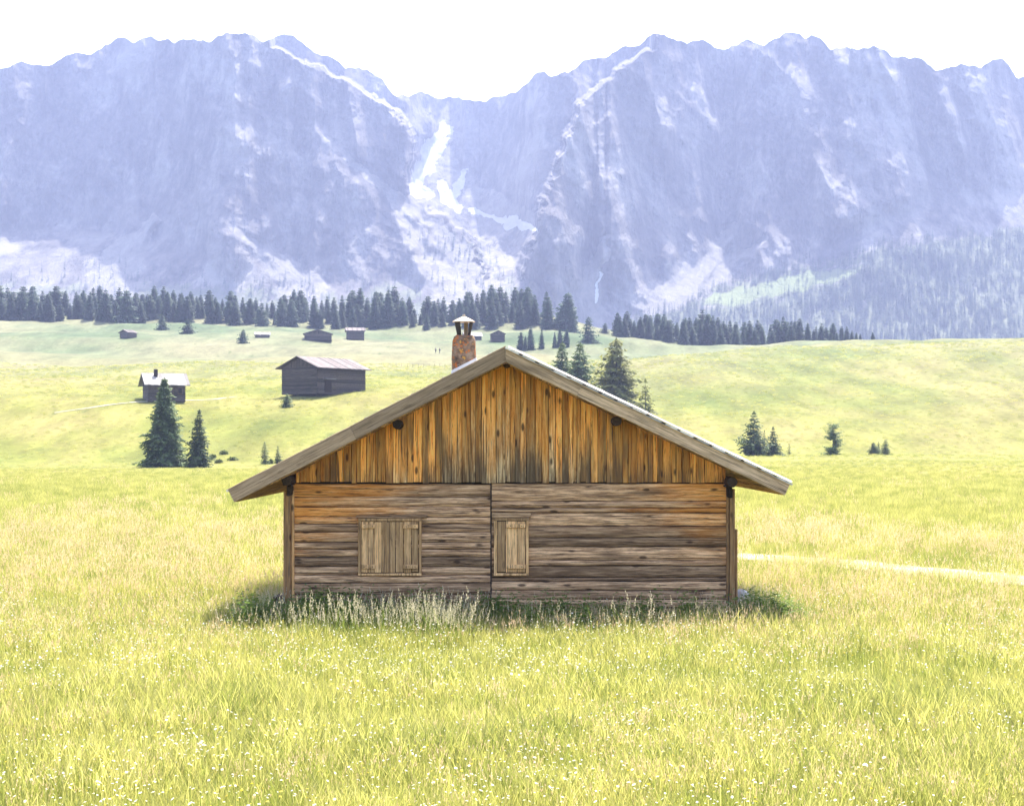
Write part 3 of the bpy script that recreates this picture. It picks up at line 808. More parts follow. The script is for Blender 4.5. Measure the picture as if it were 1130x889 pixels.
# roof: boarding, shingles and bargeboards per slope
RY1 = DEP + 0.6
def slope_M(side):
    """maps (along slope s from ridge, y, up n) to cabin space"""
    sl = SLL if side < 0 else SLR
    a = math.atan(sl)
    def f(s_, y, n_):
        return (RX + side * (s_ * cos(a) + n_ * sin(a)), y, RZ - s_ * sin(a) + n_ * cos(a))
    return f, a
for side in (-1, 1):
    f, a = slope_M(side)
    L = (abs((EL_ if side < 0 else ER_) - RX)) / cos(a)
    off = TH * cos(a)
    # boarding: planks running front to back, edges ragged at the eave
    mb = MB(40 + side); r = random.Random(50 + side)
    s_ = 0.0
    while s_ < L - 0.02:
        w = r.uniform(0.16, 0.22); s2 = min(s_ + w, L - 0.015)
        n0 = -off * 0.98 + r.uniform(-0.006, 0.006)
        y0 = FY + 0.05 + r.uniform(0, 0.01)
        p8 = [f(s_ + .003, y0, n0), f(s2 - .003, y0, n0), f(s2 - .003, RY1, n0), f(s_ + .003, RY1, n0),
              f(s_ + .003, y0, n0 + 0.035), f(s2 - .003, y0, n0 + 0.035), f(s2 - .003, RY1, n0 + 0.035), f(s_ + .003, RY1, n0 + 0.035)]
        mb.add(p8, [(0, 1, 2, 3), (7, 6, 5, 4), (0, 4, 5, 1), (1, 5, 6, 2), (2, 6, 7, 3), (3, 7, 4, 0)])
        s_ = s2
    # battens/rafters
    for yb in np.arange(0.5, RY1 - 0.3, 1.1):
        p8 = [f(0.05, yb, -off + 0.04), f(L - .12, yb, -off + 0.04), f(L - .12, yb + .1, -off + 0.04), f(0.05, yb + .1, -off + 0.04),
              f(0.05, yb, -0.05), f(L - .12, yb, -0.05), f(L - .12, yb + .1, -0.05), f(0.05, yb + .1, -0.05)]
        mb.add(p8, [(0, 1, 2, 3), (7, 6, 5, 4), (0, 4, 5, 1), (1, 5, 6, 2), (2, 6, 7, 3), (3, 7, 4, 0)])
    rf = mb.build("roof", M['soffit'], cabin)
    # shingles
    mb = MB(60 + side); r = random.Random(60 + side)
    rows = int(L / 0.26)
    lift = 0.0 if side < 0 else 0.014
    for q in range(rows):
        s0 = L + 0.015 - (q + 1) * (L / rows)
        y = FY + (0.045 if side < 0 else -0.035)
        while y < RY1:
            w = r.uniform(0.14, 0.26)
            y2 = min(y + w, RY1 + 0.05)
            tk = r.uniform(0.018, 0.034)
            sa, sb = max(s0 - 0.05, 0.0), s0 + L / rows + r.uniform(-0.01, 0.025)
            na, nb = -0.012 + lift, (0.020 + lift + r.uniform(0, .012) if (side < 0 or y > FY + .5) else 0.002)
            p8 = [f(sa, y + .003, na - tk), f(sb, y + .003, nb - tk), f(sb, y2 - .003, nb - tk), f(sa, y2 - .003, na - tk),
                  f(sa, y + .003, na), f(sb, y + .003, nb), f(sb, y2 - .003, nb), f(sa, y2 - .003, na)]
            mb.add(p8, [(0, 1, 2, 3), (7, 6, 5, 4), (0, 4, 5, 1), (1, 5, 6, 2), (2, 6, 7, 3), (3, 7, 4, 0)])
            y = y2
    mb.build("shingles", M['shingle'], rf)
    if side > 0:      # added strip, chamfered to catch the sun as a bright roof edge
        mb = MB(66); r = random.Random(66); s_ = 0.03
        while s_ < L - .02:
            s2 = min(s_ + r.uniform(.45, .95), L + .02)
            hgt = r.uniform(.026, .032); n0 = 0.012
            p8 = [f(s_ + .004, FY + .002, n0), f(s2 - .004, FY + .002, n0), f(s2 - .004, FY + .06, n0 + hgt + .003), f(s_ + .004, FY + .06, n0 + hgt),
                  f(s_ + .004, FY + .30, n0 + hgt - .02), f(s2 - .004, FY + .30, n0 + hgt - .01), f(s_ + .004, FY + .06, n0), f(s2 - .004, FY + .06, n0)]
            mb.add(p8, [(0, 1, 2, 3), (3, 2, 5, 4), (0, 3, 6), (1, 7, 2), (0, 6, 7, 1)])
            s_ = s2
        mb.build("sun_catch_strip", M['shingle'], rf)
    # bargeboard: two planks end to end with a worn outline
    mb = MB(70 + side); r = random.Random(71 + side)
    cuts = [0.0, L * (0.56 if side < 0 else 0.27), L]
    for q in range(2):
        sa, sb = cuts[q] + (0.0 if q == 0 else 0.002), cuts[q + 1] - (0.002 if q == 0 else 0.0)
        n = 24; vs_, fs_ = [], []
        for k in range(n + 1):
            ss = sa + (sb - sa) * k / n
            w1 = 0.008 * float(fbm(np.array([ss * 2.1]), np.array([side * 3.0]), 3)[0]); w2 = 0.008 * float(fbm(np.array([ss * 1.7 + 20]), np.array([side * 3.0]), 3)[0])
            nt, nb_ = (0.0 if side > 0 else 0.018) + w1, -off + 0.012 + w2
            ch = 0.008
            for (yy, nn) in ((FY + ch, nb_), (FY, nb_ + ch), (FY, nt - ch), (FY + ch, nt), (FY + 0.042, nt), (FY + 0.042, nb_)):
                s0c = (0.001 - nn * math.tan(a)) if q == 0 else sa      # plumb cut at the ridge
                sh = s0c + (sb - s0c) * k / n
                vs_.append(f(sh, yy, nn))
            if k:
                for e in range(6):
                    e2 = (e + 1) % 6
                    i0, i1 = (k - 1) * 6 + e, (k - 1) * 6 + e2
                    fs_.append((i0, i0 + 6, i1 + 6, i1) if side < 0 else (i1, i1 + 6, i0 + 6, i0))
        fs_.append(tuple(range(6))); fs_.append(tuple(n * 6 + e for e in range(6))[::-1])
        mb.add(vs_, fs_)
    mb.build("bargeboard", M['barge_l' if side < 0 else 'barge_r'], cabin)
# shutters
def window_frame(x0, x1, z0, z1, name):
    mb = MB(int(x0 * 100) + 900)
    w = 0.045
    mb.box(x0, x1, -0.075, -0.02, z1 - w, z1, 0.006, 0.003)
    mb.box(x0, x1, -0.080, -0.02, z0, z0 + w * 0.8, 0.006, 0.003)
    mb.box(x0 + 0.002, x0 + w, -0.073, -0.02, z0 + w * 0.8, z1 - w, 0.005, 0.002)
    mb.box(x1 - w, x1 - 0.002, -0.073, -0.02, z0 + w * 0.8, z1 - w, 0.005, 0.002)
    mb.box(x0 + w, x1 - w, -0.034, -0.026, z0 + w * .8, z1 - w, mi=1)
    return mb.build(name, [M['shutter'], M['darkgap']], cabin)
def leaf(x0, x1, z0, z1, nb, bat, frame, seed):
    mb = MB(seed); r = random.Random(seed)
    cuts = sorted([x0] + [x0 + (x1 - x0) * (i + r.uniform(-.12, .12)) / nb for i in range(1, nb)] + [x1])
    for i in range(nb):
        mb.box(cuts[i] + .0035, cuts[i + 1] - .0035, -0.062 - r.uniform(0, .008), -0.035, z0 + r.uniform(0, .012), z1 - r.uniform(0, .006), 0.004, 0.002)
    sh = mb.build("shutter", M['shutter'], frame)
    for z in (z1 - 0.075, z0 + 0.095):
        b = MB(seed + int(z * 50)); b.box(bat[0], bat[1], -0.105, -0.0725, z - 0.032, z + 0.032, 0.006, 0.004)
        for q in (0.2, 0.8):
            xx = bat[0] + (bat[1] - bat[0]) * q
            b.tube([(xx, -0.109, z), (xx, -0.10, z)], [0.008, 0.008], 8, mi=1)
        b.build("batten", [M['shutter'], M['iron']], frame)
w1 = (cxp(395.5), cxp(465.5), czp(634.5), czp(571.5))
fr = window_frame(*w1, "window")
xm1 = cxp(428.5)
leaf(w1[0] + .05, xm1 - .004, w1[2] + .045, w1[3] - .05, 4, (w1[0] + .055, w1[0] + .27), fr, 101)
leaf(xm1 + .004, w1[1] - .05, w1[2] + .045, w1[3] - .05, 4, (w1[1] - .285, w1[1] - .055), fr, 207)
mb = MB(9); mb.box(xm1 - 0.018, xm1 + 0.018, -0.088, -0.0735, w1[2] + .05, w1[3] - .06, 0.004, 0.002); mb.build("cover_strip", M['shutter'], fr)
w2 = (cxp(545), cxp(583.5), czp(634.5), czp(571))
fr2 = window_frame(*w2, "window")
leaf(w2[0] + .05, w2[1] - .05, w2[2] + .045, w2[3] - .05, 3, (w2[0] + .205, w2[1] - .052), fr2, 303)
# lintel boards over and under the shutters
mb = MB(15); mb.box(w1[0] - 0.03, w1[1] + 0.08, -0.062, -0.0, w1[3] + 0.004, w1[3] + 0.05, 0.006, 0.004); mb.build("lintel", M['log'], cabin)
mb = MB(16); mb.box(w2[0] - .03, w2[1] + .03, -0.066, 0.0, w2[3] + .004, w2[3] + .075, 0.006, 0.004); mb.build("lintel", M['log'], cabin)

# chimney (part of the cabin)
CYc = 2.3; dch = CD + CYc; s2_ = F / dch
def chx(px): return (px - CX) / s2_
def chz(py): return EYE - (py - HY) / s2_
cx0, cx1 = chx(499), chx(525.2); hw = (cx1 - cx0) / 2; cxm = (cx0 + cx1) / 2
vs_, fs_ = [], []
rr = random.Random(4)
levels = [(3.6, 1.0), (3.95, 1.0), (4.2, 1.0), (4.4, 0.98), (chz(376), 0.95), (chz(372), 0.86), (chz(370), 0.66)]
ring = [(-1, -1), (-.5, -1.03), (0, -1.0), (.5, -1.03), (1, -1), (1.02, -.4), (1.02, .4), (1, 1), (.4, 1.02), (-.4, 1.02), (-1, 1), (-1.02, .4), (-1.02, -.4)]
for (z, k) in levels:
    for (u, w) in ring:
        corner = 0.93 if abs(u) == 1 and abs(w) == 1 else 1.0
        vs_.append((cxm + u * hw * k * corner + rr.uniform(-.006, .006), CYc + hw * w * k * corner + rr.uniform(-.006, .006), z + rr.uniform(-.008, .008)))
n = len(ring)
for i in range(len(levels) - 1):
    for k in range(n):
        fs_.append((i * n + k, i * n + (k + 1) % n, (i + 1) * n + (k + 1) % n, (i + 1) * n + k))
fs_.append(tuple((len(levels) - 1) * n + k for k in range(n)))
mb = MB(1); mb.add(vs_, fs_); chim = mb.build("chimney", M['chimney'], cabin, smooth=True)
# zinc flashing collar that follows the roof slope
mb = MB(3)
fl = []
for (u, w) in ((-1.12, -1.12), (1.25, -1.12), (1.25, 1.12), (-1.12, 1.12)):
    X = cxm + u * hw
    fl.append((X, CYc + w * hw, roof_z(X)))
topf = []
for (u, w) in ((-1.04, -1.04), (1.06, -1.04), (1.06, 1.04), (-1.04, 1.04)):
    X = cxm + u * hw
    topf.append((X, CYc + w * hw, roof_z(X) + 0.23))
mb.add(fl + topf, [(0, 1, 5, 4), (1, 2, 6, 5), (2, 3, 7, 6), (3, 0, 4, 7), (4, 5, 6, 7)])
mb.build("flashing", M['flash'], chim)
# cowl: conical hood on flared metal sides
mb = MB(4)
hz, hz2 = chz(355.5), chz(349.5); hr = chx(524.5) - chx(512)
cxc = chx(511.8)
mb.tube([(cxc, CYc, hz), (cxc, CYc, hz + .012), (cxc, CYc, hz + .06), (cxc, CYc, hz2), (cxc, CYc, hz2 + .04)], [hr, hr, hr * .55, hr * .17, hr * .10], 18)
mb.build("chimney_hood", M['cap'], chim)
mb = MB(5)
zb_ = chz(370.5)
for sgn, aa in ((-1, 1.15), (1, 0.85)):
    # curved plates left and right
    vs_, fs_ = [], []
    for k in range(7):
        q = (k - 3) / 3 * aa
        for (rad, z) in ((hr * .58, zb_), (hr * .84, hz + .004), (hr * .80, hz + .004), (hr * .54, zb_)):
            vs_.append((cxc + sgn * rad * cos(q), CYc + rad * sin(q), z))
        if k:
            for e in range(4):
                a0 = (k - 1) * 4 + e; a1 = (k - 1) * 4 + (e + 1) % 4
                fs_.append((a0, a0 + 4, a1 + 4, a1))
    mb.add(vs_, fs_)
mb.build("cowl_plate", M['soot'], chim)
mb = MB(6)
mb.box(cxc + .0, cxc + 0.07, CYc + hr * .62, CYc + hr * .66, zb_, hz + .005); mb.build("cowl_bracket", M['cap'], chim)

# things lying at the corners
def rock(name, loc, sx, sy, sz, seed, mat, label):
    r = np.random.RandomState(seed)
    vs_, fs_ = [], []
    nu, nvv = 14, 9
    for j in range(nvv + 1):
        ph = pi * j / nvv
        for i in range(nu):
            th = 2 * pi * i / nu
            v = np.array([sin(ph) * cos(th), sin(ph) * sin(th), cos(ph)])
            v = np.sign(v) * np.abs(v) ** 0.72
            k = 1 + 0.22 * float(fbm(np.array([v[0] * 1.3 + seed]), np.array([v[1] * 1.3 + v[2]]), 3)[0])
            vs_.append((v[0] * sx * k, v[1] * sy * k, v[2] * sz * k + sz * .75))
    for j in range(nvv):
        for i in range(nu):
            fs_.append((j * nu + i, j * nu + (i + 1) % nu, (j + 1) * nu + (i + 1) % nu, (j + 1) * nu + i)[::-1])
    o = mesh_from(name, vs_, fs_, mat)
    o.location = loc
    return tag(o, label, "rock")
rock("stone_block", (cxp(820), 28.9, 0.02), 0.19, 0.17, 0.24, 3, M['stone'], "pale grey stone wedged at the right corner of the cabin")
rock("stone_block", (cxp(301), 28.2, -0.02), 0.16, 0.14, 0.10, 8, M['greystone'], "low grey stone in the grass left of the cabin corner")
mb = MB(88)
mb.box(-0.085, 0.085, -0.3, 0.5, 0.20, 0.37, 0.015, 0.006); mb.box(-0.07, 0.09, -0.15, 0.5, 0.0, 0.195, 0.015, 0.006)
o = mb.build("timber_block", M['beam']); o.location = (cxp(309.0), 28.4, 0.03)
tag(o, "dark timber block stacked against the left corner of the cabin", "timber")

# ------------------------------------------------------------------ far barns
def barn(name, px, d, rz, w, l, hw_, hr_, label, cat="barn", roofmat='barnroof', door=None, group=None, over=0.5, chimney=False, sink=0.3, window=False):
    p = at(px, d)
    root = empty(name, (p.x, p.y, p.z), rz, label, cat, group)
    # local: gable ends face -y/+y, length along y
    mb = MB(int(px)); r = random.Random(int(px))
    hgt = hw_ + hr_
    def wall_log(x0, x1, y0, y1, z0, z1): mb.box(x0, x1, y0, y1, z0, z1, 0.03, 0.01)
    nlog = max(5, int(hw_ / 0.28)); lh = hw_ / nlog
    for k in range(nlog):
        z0 = -sink + k * (hw_ + sink) / nlog; z1 = z0 + (hw_ + sink) / nlog - 0.02
        for sx in (-1, 1):
            mb.box(sx * w / 2 - .1, sx * w / 2 + .1, -l / 2, l / 2, z0, z1, 0.04, 0.012)
        for sy in (-1, 1):
            mb.box(-w / 2 + .1, w / 2 - .1, sy * l / 2 - .09, sy * l / 2 + .09, z0, z1, 0.04, 0.012)
    for sy in (-1, 1):           # gable boards
        x = -w / 2
        while x < w / 2 - .05:
            x2 = min(x + r.uniform(.25, .4), w / 2)
            za = hw_ + hr_ * (1 - abs(x) / (w / 2)) - .03; zb2 = hw_ + hr_ * (1 - abs(x2) / (w / 2)) - .03
            pts = [(x + .01, sy * l / 2 - .06, hw_ - .12), (x2 - .01, sy * l / 2 - .06, hw_ - .12), (x2 - .01, sy * l / 2 - .06, max(zb2, hw_ - .1)), (x + .01, sy * l / 2 - .06, max(za, hw_ - .1))]
            mb.prism(pts, (0, .12, 0)); x = x2
    mb.build("wall", M['barnwall'], root)
    mb = MB(int(px) + 1)
    for sx in (-1, 1):
        ex = w / 2 + over; ez = hw_ - hr_ * over / (w / 2)
        n = max(6, int((l + 2 * over) / 0.5))
        for k in range(n):
            y0 = -l / 2 - over + (l + 2 * over) * k / n; y1 = -l / 2 - over + (l + 2 * over) * (k + 1) / n - .015
            up = r.uniform(0, .04)
            pts = [(sx * .0, y0, hgt + .02 + up), (sx * ex, y0, ez + .02 + up), (sx * ex, y0, ez + .16 + up), (0, y0, hgt + .16 + up)]
            mb.prism(pts if sx < 0 else pts[::-1], (0, y1 - y0, 0))
    rf = mb.build("roof", M[roofmat], root)
    if door:                      # hooded door in the +x long side
        y0, y1, h = door
        b = MB(3); b.box(w / 2 + .11, w / 2 + .17, y0, y1, 0, h, 0.02); b.build("door", M['beam'], root)
        b = MB(4); b.box(w / 2 + .1, w / 2 + .75, y0 - .25, y1 + .5, h + .25, h + .36, 0.02, .02); b.build("door_hood", M['paleroof'], root)
    if window:
        for yy in window:
            b = MB(5); b.box(w / 2 + .11, w / 2 + .16, yy - .35, yy + .35, hw_ * .35, hw_ * .78, 0.02); fr_ = b.build("window", M['brown'], root)
            b = MB(6); b.box(w / 2 + .162, w / 2 + .18, yy - .27, yy + .27, hw_ * .4, hw_ * .73, 0.01); b.build("pane", M['soot'], fr_)
    if chimney:
        b = MB(7); b.box(w * .10, w * .10 + .6, -l * .30, -l * .30 + .55, hgt - .9, hgt + .75, 0.05); b.build("chimney", M['beam'], rf)
    return root
barn("barn", 357.5, 292, radians(-36), 7.6, 11.5, 4.0, 1.55, "large dark wooden barn with grey roof and hooded side door, on the slope",
     door=(-4.2, -2.6, 1.8), over=0.75)
barn("hut", 181, 281, radians(-70), 5.4, 5.6, 2.5, 1.5, "small dark hut with bright pale roof and chimney behind the big spruce", "hut", 'paleroof', over=0.7, chimney=True, window=(0.6, 2.0))
bd = solve_d(351, 374.5, 500, 720); barn("barn", 351, bd, radians(4), 8.4, 6.0, 1.75, 1.25, "low distant barn turning its wide gable to the meadow, left of the flat roofed barn", over=.6)
bd = solve_d(392, 375, 500, 720); barn("barn", 392, bd, radians(-82), 6.0, 5.6, 3.0, 1.0, "distant dark barn under the forest edge with a pale flat looking roof", roofmat='barnroof', over=.6)
bd = solve_d(289, 373, 480, 720); barn("hut", 289.5, bd, radians(-80), 3.6, 4.4, 1.0, .75, "tiny low hut with pale roof sunk in the far meadow", "hut", 'paleroof', over=.4)
bd = solve_d(549, 376, 500, 720); barn("barn", 549, bd, radians(6), 4.2, 5.0, 2.2, 1.0, "small blue grey barn beyond the ridge of the cabin roof", over=.45)
bd = solve_d(523, 376, 500, 720); barn("hut", 521, bd, radians(-78), 4.2, 5.6, 1.6, 1.2, "distant hut with pale roof half hidden behind the chimney", "hut", 'paleroof', over=.4)
bd = solve_d(143, 372, 480, 720); barn("hut", 141.5, bd, radians(-30), 3.4, 4.0, 1.4, .8, "brown hut at the far left of the upper meadow", "hut", 'barnroof', over=.4)

# ------------------------------------------------------------------ trees
def spruce_parts(h, rad, seed, whorls, per, twigs, low=0.06, sparse=0.0, keep=None, power=0.85, droop=0.28, tw=1.0):
    """needle quads along drooping branches; returns crown arrays"""
    r = random.Random(seed)
    V, Fc = [], []
    for i in range(whorls):
        q = (i + r.uniform(0, .8)) / whorls
        z = h * (low + (0.985 - low) * q)
        L0 = rad * max(0.05, (1 - q)) ** power * (0.86 + 0.14 * math.sin(i * 2.1 + seed))
        n = max(3, int(per * (0.5 + 0.5 * (1 - q)) + r.random()))
        a0 = r.random() * 6.28
        L0 *= r.uniform(.80, 1.14)
        for k in range(n):
            if r.random() < sparse: continue
            a = a0 + 2 * pi * k / n + r.uniform(-.35, .35)
            if keep and not keep(q, a): continue
            L = L0 * r.choice([r.uniform(.55, .85), r.uniform(.8, 1.0), r.uniform(.9, 1.14)])
            L *= 1 + .16 * cos(a - seed * 1.7)
            dx, dy = cos(a), sin(a)
            dr = droop * r.uniform(.6, 1.4) * (1.1 - q)
            m = max(2, int(twigs * (0.35 + 0.65 * L / rad)))
            for j in range(m):
                s0 = (j + .35 + r.uniform(-.25, .25)) / m
                bx = dx * L * s0; by = dy * L * s0
                bz = z + L * (0.16 * s0 - dr * s0 * s0 * 1.6 + 0.14 * s0 ** 4)
                for sd_ in (-1, 1):
                    ang = a + sd_ * r.uniform(.45, 1.15)
                    tl = (0.10 * rad + 0.40 * L * (1 - s0 * .70)) * r.uniform(.7, 1.15) * tw
                    ww = tl * r.uniform(.32, .5)
                    ex, ey = cos(ang), sin(ang)
                    ez = -r.uniform(.15, .6)
                    px_, py_ = -ey, ex
                    tip = (bx + ex * tl, by + ey * tl, bz + ez * tl)
                    b = len(V)
                    hang = -ww * r.uniform(.5, 1.1)
                    V += [(bx, by, bz), (bx + ex * tl * .5 + px_ * ww * .45, by + ey * tl * .5 + py_ * ww * .45, bz + ez * tl * .5 + hang * .4), tip,
                          (bx + ex * tl * .5 - px_ * ww * .45, by + ey * tl * .5 - py_ * ww * .45, bz + ez * tl * .5 + hang)]
                    Fc.append((b, b + 1, b + 2, b + 3))
    # leader
    for k in range(5):
        a = k * 1.256
        b = len(V); w = rad * .05
        V += [(0, 0, h), (cos(a) * w, sin(a) * w, h * .955), (cos(a) * w * 1.6, sin(a) * w * 1.6, h * .91), (0, 0, h * .93)]
        Fc.append((b, b + 1, b + 2, b + 3))
    return V, Fc
def trunk_mb(h, rt, seed):
    mb = MB(seed)
    mb.tube([(0, 0, -0.4), (0, 0, h * .05), (rt * .2, 0, h * .35), (0, rt * .15, h * .7), (0, 0, h * .97)], [rt * 1.35, rt, rt * .75, rt * .42, rt * .06], 8)
    return mb
def spruce(px, d, h, rad, label, seed, mat='needle', whorls=44, per=11, twigs=7, group=None, **kw):
    p = at(px, d)
    root = empty("spruce_tree", p, 0, label, "spruce tree", group)
    V, Fc = spruce_parts(h, rad, seed, whorls, per, twigs, **kw)
    mesh_from("crown", V, Fc, M[mat], parent=root)
    trunk_mb(h, max(.05, h * .016), seed).build("trunk", M['bark'], root)
    return root
def hpx(px, d, ytop):          # height needed for the tree top to show at that row
    return (HY - ytop) / F * d + EYE - at(px, d).z
def sp(px, d, ytop, wpx, label, seed, wk=1.75, **kw):
    h = hpx(px, d, ytop)
    return spruce(px, d, h, wk * wpx / 2 / F * d, label, seed, **kw)
sp(181.5, 214, 416, 54, "largest dark green spruce, broad at the foot, below the pale roofed hut", 1, whorls=54, per=13, twigs=9, droop=.34, power=.8, wk=1.2)
sp(220, 212, 451, 24, "slim dark spruce right beside the largest spruce", 2, whorls=40, per=10, twigs=6, power=.8)
sp(292, 222, 487, 9, "small slender spruce just above the left roof slope", 3, whorls=26, per=7, twigs=4, power=.4)
sp(306.5, 224, 492, 10, "smallest slim spruce touching the left roof slope", 4, whorls=22, per=7, twigs=4)
sp(317, solve_d(317, 449, 240, 300), 434, 12, "little round spruce below the large barn", 5, whorls=18, per=9, twigs=4, power=.55)
sp(680, 305, 372, 44, "tall yellow green spruce with open crown behind the right roof slope", 6, wk=2.1, mat='needle_pale', whorls=40, per=9, twigs=7, sparse=.22, power=.62, low=.03)
sp(640, 312, 377, 30, "dark pointed spruce between the ridge and the tall yellow green spruce", 7, wk=2.3, mat='needle', whorls=36, per=9, twigs=6, sparse=.15)
sp(620.5, 315, 376.5, 26, "dark spruce nearest the cabin ridge on the right", 8, wk=2.3, mat='needle', whorls=36, per=9, twigs=6, sparse=.12)
sp(712, 300, 417, 22, "short open pale spruce right of the tall yellow green spruce", 9, wk=2.6, mat='needle_pale', whorls=26, per=7, twigs=5, sparse=.3)
sp(832, 256, 453, 36, "bushy spruce with upturned branches on the right field edge", 10, wk=1.55, whorls=28, per=9, twigs=7, sparse=.36, droop=-.05, power=.85, tw=.85)
sp(853, 257, 470, 17, "thin spruce leaning on the right side of the bushy spruce", 11, whorls=24, per=8, twigs=5)
sp(843.5, 259, 474, 15, "half hidden spruce behind the bushy spruce and the thin spruce", 12, wk=1.0, whorls=22, per=8, twigs=5)
sp(871, 255, 489, 6, "tiny sapling right of the bushy spruce group", 13, whorls=14, per=6, twigs=3, power=.4)
sp(919.5, 256, 467, 21, "ragged tree with gaps in its crown on the right field edge", 14, whorls=40, per=10, twigs=6, power=.2, low=.04, droop=.05, wk=1.45, tw=.7,
   keep=lambda q, a: (q < .24 and (cos(a) < .6)) or (.24 < q < .52 and cos(a) > .35) or (.50 < q < .86 and cos(a) < .1) or (q > .86) or (.55 < q < .72 and cos(a) > .5))
sp(964, 256, 488, 13, "low bushy young spruce at the right end of the field edge", 15, whorls=18, per=9, twigs=5, power=.5)
sp(969.5, 257, 487, 8, "small pointed spruce between the two last ones on the right", 16, whorls=18, per=7, twigs=4)
sp(977.5, 255, 484.5, 10, "slim young spruce farthest right on the field edge", 17, whorls=22, per=8, twigs=4, power=.5)
for k, (px, py, yt, w, lab) in enumerate([(179, 364, 347, 13, "small lone spruce standing leftmost on the upper meadow"), (208, 370, 351, 14, "small lone spruce second from the left on the upper meadow"),
                                          (268.5, 378, 363, 11, "small lone spruce on the upper meadow left of the tiny low hut"), (289, 360, 334, 16, "pale young spruce at the foot of the left forest edge"),
                                          (649.5, 378, 349, 17, "pale single spruce between the two forest stretches"), (668, 367, 356, 9, "tiny far spruce in the gap between the forest stretches")]):
    d = solve_d(px, py, 420, 760)
    sp(px, d, yt, w, lab, 30 + k, mat='needle_far', whorls=22, per=8, twigs=4, power=.6)

# forest edge: one prototype per kind, copied tree by tree with its parts
protos = []
for k in range(6):
    h = 14.0; rad = [4.4, 4.9, 4.0, 5.0, 4.6, 3.8][k]
    V, Fc = spruce_parts(h, rad, 60 + k, 28, 11, 6, low=0.02, power=[.6, .5, .68, .48, .58, .55][k], droop=.3, tw=1.25)
    protos.append((mesh_from("crown", V, Fc, M['needle_far'], link=False).data, trunk_mb(h, .24, k).build("trunk", M['bark'])))
tr_data = []
for c_, t_ in protos:
    tr_data.append((c_, t_.data)); bpy.data.objects.remove(t_)
def forest_tree(px, d, ytop, label, group, seed, wk=1.0):
    r = random.Random(seed)
    p = at(px, d)
    h = max(4.0, hpx(px, d, ytop))
    s = h / 14.0
    root = empty("spruce_tree", p, r.random() * 6.28, label, "spruce tree", group)
    root.scale = (s * r.uniform(.88, 1.12) * wk, s * r.uniform(.88, 1.12) * wk, s)
    c_, t_ = tr_data[r.randrange(6)]
    for nm, dt in (("crown", c_), ("trunk", t_)):
        o = bpy.data.objects.new(nm, dt); COL.objects.link(o); o.parent = root
topL = ([-60, 60, 145, 160, 185, 210, 235, 260, 275, 290, 302, 318, 335, 350, 365, 385, 400, 420, 436, 448, 460, 478, 500, 520, 545, 560, 578, 588, 596],
        [312, 316, 315, 318, 316, 320, 319, 322, 318, 330, 334, 319, 320, 328, 326, 324, 319, 321, 317, 322, 334, 327, 324, 320, 315, 316, 314, 318, 326])
rf_ = random.Random(99)
gL = "spruces of the long forest edge behind the barns"
lab_front = "dark spruce in the front row of the long forest edge"
lab_back = "dark spruce crowded in the rows behind the long forest edge"
k = 0
for row, (dd, step) in enumerate(((722, 8.5), (742, 7.6))):
    px = -40.0
    while px < 596:
        top_ = float(np.interp(px, *topL))
        yt = top_ + (rf_.uniform(3, 20) if row == 0 else rf_.uniform(-3, 9))
        forest_tree(px + rf_.uniform(-2.5, 2.5), dd + rf_.uniform(-9, 9), yt, lab_front if row == 0 else lab_back, gL, 500 + k, 1.05)
        px += step * (1.25 if px < 140 else 1.0); k += 1
for px, yt in ((603, 321), (605.5, 327), (627, 322), (631.5, 333), (621.5, 334), (615.5, 346)):
    forest_tree(px, 716 + rf_.uniform(-5, 5), yt, "tall dark spruce in the cluster right of the long forest edge", "spruce cluster right of the long forest edge", 900 + k, 1.1); k += 1
for px, yt, yb in ((575, 366, 386), (585.5, 360, 386), (598, 363, 385), (612, 366, 384), (618, 362, 383), (625.5, 363, 383), (580, 370, 387)):
    d = solve_d(px, yb, 480, 640)
    forest_tree(px, d, yt, "small blue green spruce just right of the cabin ridge", "small spruces beyond the cabin ridge", 1000 + k, .85); k += 1
topR = ([682, 690, 700, 710, 722, 735, 745, 757, 765, 776, 786, 795, 808, 820, 832, 842, 855, 868, 880, 895, 910, 925, 940, 952],
        [345, 341, 350, 346, 349, 344, 351, 347, 352, 341, 341, 352, 353, 355, 348, 354, 352, 350, 351, 354, 358, 359, 361, 366])
gR = "spruces of the forest stretch behind the right hill"
for row, (dd, step) in enumerate(((690, 8.0), (708, 7.2))):
    px = 683.0
    while px < 953:
        yt = float(np.interp(px, *topR)) + (rf_.uniform(2, 13) if row == 0 else rf_.uniform(-3, 5))
        forest_tree(px + rf_.uniform(-2, 2), dd + rf_.uniform(-7, 7), yt,
                    "blue green spruce in the front row behind the right hill" if row == 0 else "blue green spruce in the back row behind the right hill", gR, 1500 + k, 1.05)
        px += step; k += 1
forest_tree(963, 700, 370, "last small spruce at the right end of the forest stretch", None, 4444, .8)
